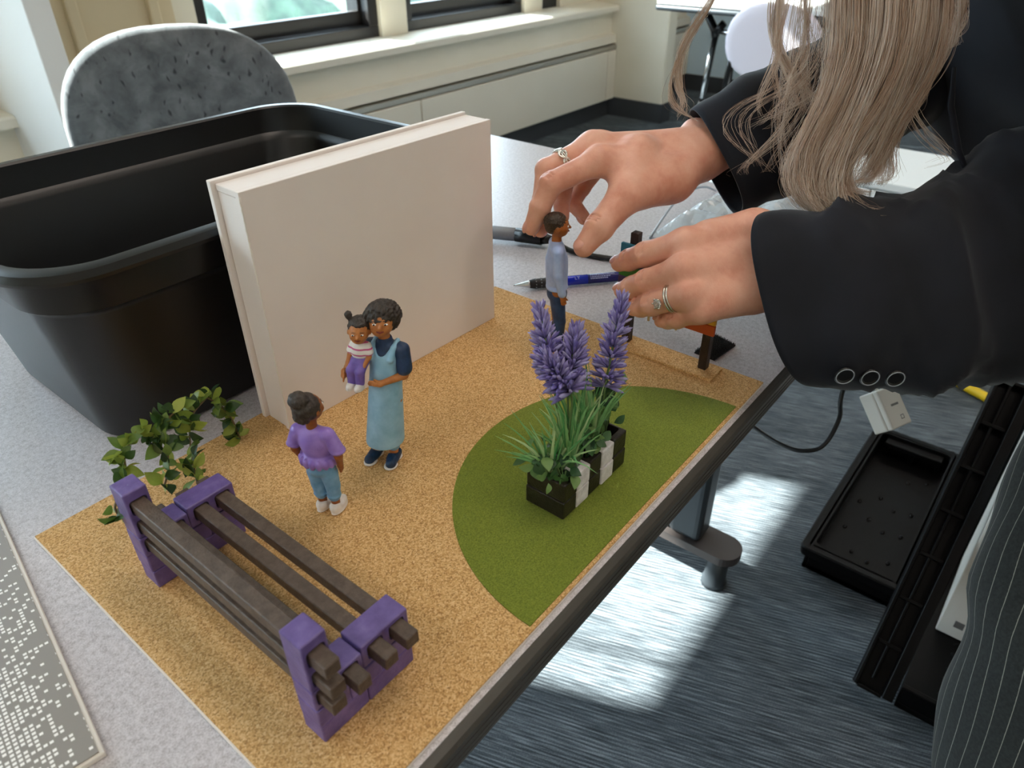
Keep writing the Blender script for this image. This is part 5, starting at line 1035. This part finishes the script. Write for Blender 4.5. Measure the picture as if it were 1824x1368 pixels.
# --- pale shell chair tucked at that table
pc = empty('shell_chair', (3.05, 1.12, 0), label='pale lilac shell chair pushed up to the white folding table', cat='chair')
cushion('backrest', pc, 0.19, 0.145, 0.035, Matrix.Translation((-0.08, 0, 0.635)) @ Matrix.Rotation(PI/2, 4, 'Z') @ Matrix.Rotation(-0.12, 4, 'X'), 'lilac_shell', 2.3, 0.004)
cushion('seat', pc, 0.20, 0.19, 0.04, Matrix.Translation((0.10, 0, 0.44)) @ Matrix.Rotation(PI/2, 4, 'X'), 'black_plastic', 2.8, 0.004)
bm = bmesh.new(); tube(bm, spline([(-0.075, -0.16, 0.56), (-0.06, -0.17, 0.44), (0.10, -0.17, 0.42), (0.24, -0.16, 0.42)], 5), 0.011, 8); bm_obj('frame', bm, 'black_metal', pc); bm = bmesh.new(); tube(bm, spline([(-0.075, 0.16, 0.56), (-0.06, 0.17, 0.44), (0.10, 0.17, 0.42), (0.24, 0.16, 0.42)], 5), 0.011, 8); bm_obj('frame', bm, 'black_metal', pc)
for x, y in ((-0.08, -0.19), (-0.08, 0.19), (0.26, -0.19), (0.26, 0.19)):
    bm = bmesh.new(); tube(bm, [(x*0.75, y*0.88, 0.43), (x, y, 0.0)], 0.011, 8); bm_obj('leg', bm, 'chrome', pc)
bm = bmesh.new(); bbox(bm, (XR-0.03, 1.93, 0.0), (XR, 2.0, 2.1), 0.003); bbox(bm, (XR-0.03, 1.0, 0.0), (XR, 1.07, 2.1), 0.003); bbox(bm, (XR-0.03, 1.0, 2.1), (XR, 2.0, 2.17), 0.003); struct('trim_2', bm, 'metal_trim')
bm = bmesh.new(); bbox(bm, (XR-0.012, YB, 0), (XR, YW, 0.10)); struct('baseboard_right', bm, 'rubber_base')

# --- folding crate on the carpet
def crate_shell(parent, L, Wd, Hh, th=0.008, nl=5, nw=3):
    box('crate_floor', (-L/2, -Wd/2, 0.004), (L/2, Wd/2, 0.012), 'crate_plastic', parent)
    for nm, lo, hi in (('crate_wall', (-L/2, -Wd/2, 0.0), (L/2, -Wd/2+th, Hh)), ('crate_wall', (-L/2, Wd/2-th, 0.0), (L/2, Wd/2, Hh)), ('crate_wall', (-L/2, -Wd/2+th, 0.0), (-L/2+th, Wd/2-th, Hh)), ('crate_wall', (L/2-th, -Wd/2+th, 0.0), (L/2, Wd/2-th, Hh))):
        box(nm, lo, hi, 'crate_plastic', parent, 0.002)
    rings = [rrect(-L/2-o, L/2+o, -Wd/2-o, Wd/2+o, 0.012, z, 4) for o, z in ((0.0, Hh-0.022), (0.010, Hh-0.022), (0.012, Hh-0.003), (0.010, Hh), (-th-0.002, Hh), (-th-0.002, Hh-0.012))]
    loft('rim', rings, 'crate_plastic', parent, smooth=False)
    for i in range(nl):
        x = -L/2+L*(i+0.5)/nl
        for s in (-1, 1): box('rib', (x-0.004, s*Wd/2-(0.008 if s < 0 else 0), 0.0), (x+0.004, s*Wd/2+(0.008 if s > 0 else 0), Hh-0.02), 'crate_plastic', parent)
    for i in range(nw):
        y = -Wd/2+Wd*(i+0.5)/nw; box('rib', (L/2-0.02, y-0.004, 0.012), (L/2-th, y+0.004, Hh-0.02), 'crate_plastic', parent)
c1 = empty('folding_crate', (1.365, 0.100, 0), label='shallow black plastic crate lying open on the carpet beside the sun patch', cat='crate')
crate_shell(c1, 0.47, 0.165, 0.062)
bm = bmesh.new(); bbox(bm, (0.20, -0.06, 0.042), (0.226, 0.06, 0.054), 0.002); bm_obj('handle', bm, 'crate_plastic', c1)
for k in range(14):
    bm = bmesh.new(); bmesh.ops.create_uvsphere(bm, u_segments=8, v_segments=6, radius=0.004); bmesh.ops.scale(bm, verts=bm.verts, vec=(1.6, 1.0, 0.5)); bm_obj('stud', bm, 'crate_plastic', c1, smooth=True, loc=(-0.16+0.10*(k // 4)+random.uniform(-0.03, 0.03), -0.05+0.033*(k % 4), 0.013))
# --- rolling crate with lattice side, standing behind the trousers
c2 = empty('rolling_crate', (1.16, -0.20, 0), label='tall black lattice sided rolling crate holding white boxes next to the trouser leg', cat='crate')
O2 = Vector((1.16, -0.20, 0))
A2, B2, A1 = Vector((0.925, -0.030, 0.012)), Vector((1.315, -0.042, 0.415)), Vector((0.985, 0.030, 0.09))
eu = (B2-A2); ev = (A1-A2); ev -= eu*(ev.dot(eu)/eu.length_squared); Lu, Lv = eu.length, 0.052; eu.normalize(); ev.normalize(); en = eu.cross(ev)
def panel(name, u0, u1, v0, v1, w0, w1):
    bm = bmesh.new(); bbox(bm, (u0, v0, w0), (u1, v1, w1), 0.001, 1); M_ = Matrix(((eu.x, ev.x, en.x, 0), (eu.y, ev.y, en.y, 0), (eu.z, ev.z, en.z, 0), (0, 0, 0, 1))); M_.translation = A2-O2; bmesh.ops.transform(bm, matrix=M_, verts=bm.verts); return bm_obj(name, bm, 'crate_plastic', c2)
panel('lattice_back', 0, Lu, 0, Lv, -0.004, 0.0); panel('rim', 0, Lu, -0.008, 0.008, -0.006, 0.020); panel('rim', 0, Lu, Lv-0.006, Lv, -0.006, 0.014)
for k in range(8): panel('rib', Lu*k/7-0.003, Lu*k/7+0.003, 0.008, Lv-0.006, 0.0, 0.013)
panel('rib', 0.02, Lu, Lv*0.5, Lv*0.5+0.005, 0.0, 0.011)
for x0, x1, y0, y1, z0, z1 in ((0.93, 1.36, -0.30, -0.045, 0.0, 0.012), (0.93, 0.94, -0.30, -0.045, 0.012, 0.05), (0.94, 1.36, -0.30, -0.29, 0.012, 0.33), (1.35, 1.36, -0.29, -0.045, 0.012, 0.40)):
    box('crate_wall', (x0-O2.x, y0-O2.y, z0), (x1-O2.x, y1-O2.y, z1), 'crate_plastic', c2, 0.002)
for k in range(30):
    bm = bmesh.new(); bbox(bm, (-0.007, -0.002, 0), (0.007, 0.002, 0.002), 0.0008, 1); bm_obj('tread', bm, 'crate_plastic', c2, loc=(0.99+0.03*(k % 6)-O2.x, -0.10-0.028*(k // 6)-O2.y, 0.012), rot=(0, 0, 0.8 if (k+k // 6) % 2 else -0.8))
for lab, lo, hi in (('flat white cardboard box standing upright in the rolling crate', (1.12, -0.115, 0.0135), (1.335, -0.060, 0.36)), ('small tan and white carton low in the rolling crate', (0.955, -0.16, 0.0135), (1.05, -0.105, 0.12))):
    e_ = empty('carton', ((lo[0]+hi[0])/2, (lo[1]+hi[1])/2, lo[2]), label=lab, cat='box'); c_ = Vector(e_.location); box('body', Vector(lo)-c_, Vector(hi)-c_, 'white_plastic', e_, 0.002)
    bm = bmesh.new(); bbox(bm, Vector((lo[0]-0.0006, lo[1]+0.018, lo[2]+0.025))-c_, Vector((lo[0], hi[1]-0.022, lo[2]+0.04))-c_); bm_obj('print', bm, 'print_grey', e_)
# --- made-up low white cabinet, added to fill the bright area beyond the desk end
plain('cabinet_white', '#f3f5f4', 0.4)
wc = empty('bright_fill_cabinet', (2.17, 0.43, 0), label='made-up low white cabinet filling the bright area beyond the end of the desk', cat='cabinet')
box('body', (-0.155, -0.205, 0.03), (0.155, 0.205, 0.478), 'cabinet_white', wc, 0.003)
box('top', (-0.17, -0.22, 0.479), (0.17, 0.22, 0.50), 'cabinet_white', wc, 0.003)
box('plinth', (-0.14, -0.19, 0.0), (0.14, 0.19, 0.0295), 'rubber_base', wc)
for y0, y1 in ((-0.203, -0.002), (0.002, 0.203)):
    d_ = box('door', (-0.171, y0, 0.034), (-0.1555, y1, 0.474), 'cabinet_white', wc, 0.002)
    bm = bmesh.new(); yy = y1-0.025 if y0 < -0.1 else y0+0.025; tube(bm, [(-0.172, yy, 0.36), (-0.186, yy, 0.36), (-0.186, yy, 0.27), (-0.172, yy, 0.27)], 0.004, 8); bm_obj('handle', bm, 'chrome', d_)
# --- yellow hose on the carpet
bm = bmesh.new(); tube(bm, spline([(2.55, 0.10, 0.0135), (2.25, 0.15, 0.0135), (2.06, 0.125, 0.0135), (1.99, 0.03, 0.0135), (1.95, -0.12, 0.0135), (2.1, -0.4, 0.0135)]), 0.0125, 10); tag(bm_obj('yellow_hose', bm, 'yellow_rubber'), 'bright yellow hose running over the carpet behind the crates', 'hose')
# --- white power adapter hanging from its cable
pa_ = at(1577, 729, 1.0); ad = empty('power_adapter', pa_, label='white power adapter dangling below the desk edge on its cable', cat='power adapter')
ey_ = (-UP*0.93+RT*0.33-FW*0.15).normalized(); ex_ = (RT*0.72+UP*0.32-FW*-0.55); ex_ = (ex_-ey_*ex_.dot(ey_)).normalized(); ez_ = ex_.cross(ey_)
if ez_.dot(FW) > 0: ez_ = -ez_
AM = Matrix(((ex_.x, ey_.x, ez_.x, 0), (ex_.y, ey_.y, ez_.y, 0), (ex_.z, ey_.z, ez_.z, 0), (0, 0, 0, 1)))
bm = bmesh.new(); bbox(bm, (-0.025, -0.028, -0.014), (0.025, 0.028, 0.006), 0.002); bmesh.ops.transform(bm, matrix=AM, verts=bm.verts); bm_obj('housing', bm, 'white_plastic', ad)
bm = bmesh.new(); bbox(bm, (-0.025, -0.028, 0.0065), (0.025, 0.028, 0.014), 0.002); bmesh.ops.transform(bm, matrix=AM, verts=bm.verts); bm_obj('cover', bm, 'white_plastic', ad)
bm = bmesh.new(); bbox(bm, (-0.009, -0.0015, 0.0138), (0.009, 0.0015, 0.0143)); bmesh.ops.transform(bm, matrix=AM @ Matrix.Translation((0.002, -0.003, 0)), verts=bm.verts); bm_obj('mark', bm, 'print_grey', ad)
bm = bmesh.new()
for lo, hi in (((-0.004, -0.003), (0.004, -0.002)), ((-0.004, 0.002), (0.004, 0.003)), ((-0.004, -0.002), (-0.003, 0.002)), ((0.003, -0.002), (0.004, 0.002))): bbox(bm, (lo[0]+0.008, lo[1]+0.016, 0.0138), (hi[0]+0.008, hi[1]+0.016, 0.0142))
bmesh.ops.transform(bm, matrix=AM, verts=bm.verts); bm_obj('mark', bm, 'print_grey', ad)
bm = bmesh.new(); tube(bm, [p-pa_ for p in spline([pa_-ey_*0.027, pa_-ey_*0.06+Vector((-0.005, 0.01, 0.02)), Vector((0.955, 0.152, 0.66)), Vector((0.95, 0.153, 0.72)), Vector((0.95, 0.165, TZ+0.0045)), Vector((0.945, 0.20, TZ+0.0028)), Vector((0.93, 0.30, TZ+0.0028))], 8)], 0.0022, 8); bm_obj('cord', bm, 'white_plastic', ad)
lp = [Vector((0.94, 0.26, TZ+0.003)), Vector((0.935, 0.19, TZ+0.003)), Vector((0.93, 0.162, TZ+0.0045)), Vector((0.93, 0.153, 0.70)), at(1503, 690, 1.0), at(1495, 745, 1.0), at(1467, 793, 1.0), at(1430, 803, 1.01), at(1390, 791, 1.03), at(1345, 762, 1.06), at(1270, 700, 1.09), Vector((0.83, 0.50, 0.66))]
bm = bmesh.new(); tube(bm, spline(lp, 8), 0.0032, 8); tag(bm_obj('hanging_cable', bm, 'black_plastic'), 'dark cable hanging in a loop below the desk edge', 'cable')
# --- clear plastic bag and grey wire on the desk
t = NT('clear_film'); t.set(Base_Color=lin('#eef4f6'), Roughness=0.12, Specular_IOR_Level=0.9); tr = t.n('ShaderNodeBsdfTransparent'); tr.inputs[0].default_value = (0.96, 0.98, 1, 1); mx = t.n('ShaderNodeMixShader'); mx.inputs[0].default_value = 0.5
t.l(tr.outputs[0], mx.inputs[1]); t.l(t.b.outputs[0], mx.inputs[2]); t.l(mx.outputs[0], t.out.inputs[0])
nx, ny = 46, 40; vs, fs = [], []; rb = np.random.default_rng(5); KX = rb.normal(size=(14, 2))*38; PH = rb.uniform(0, 6.28, 14)
for i in range(nx+1):
    for j in range(ny+1):
        u, v = i/nx, j/ny; x = 0.82+0.245*u; y = 0.205+0.225*v+0.03*u*(1-v); p = np.array((x, y)); s_ = np.abs(np.sin(p @ KX.T+PH)).mean(); ed = min(1, 6*min(u, 1-u, v, 1-v)); vs.append((x-0.94, y-0.32, 0.0015+ed*(0.052*s_)))
for i in range(nx):
    for j in range(ny): a = i*(ny+1)+j; fs.append((a, a+1, a+ny+2, a+ny+1))
me = bpy.data.meshes.new('plastic_bag'); me.from_pydata(vs, [], fs); bg = link('plastic_bag', me, 'clear_film', None, loc=(0.94, 0.32, TZ)); tag(bg, 'crumpled clear plastic bag lying on the desk behind the arms', 'plastic bag'); md = bg.modifiers.new('thickness', 'SOLIDIFY'); md.thickness = 0.0003
bm = bmesh.new(); tube(bm, spline([(0.815, 0.425, TZ+0.0018), (0.85, 0.43, TZ+0.012), (0.90, 0.438, TZ+0.022), (0.95, 0.44, TZ+0.026), (1.0, 0.44, TZ+0.018), (1.04, 0.44, TZ+0.0018)], 6), 0.0016, 8); tag(bm_obj('grey_wire', bm, 'grey_plastic'), 'thin grey wire arching over the desk beside the plastic bag', 'wire')

bpy.context.view_layer.update()
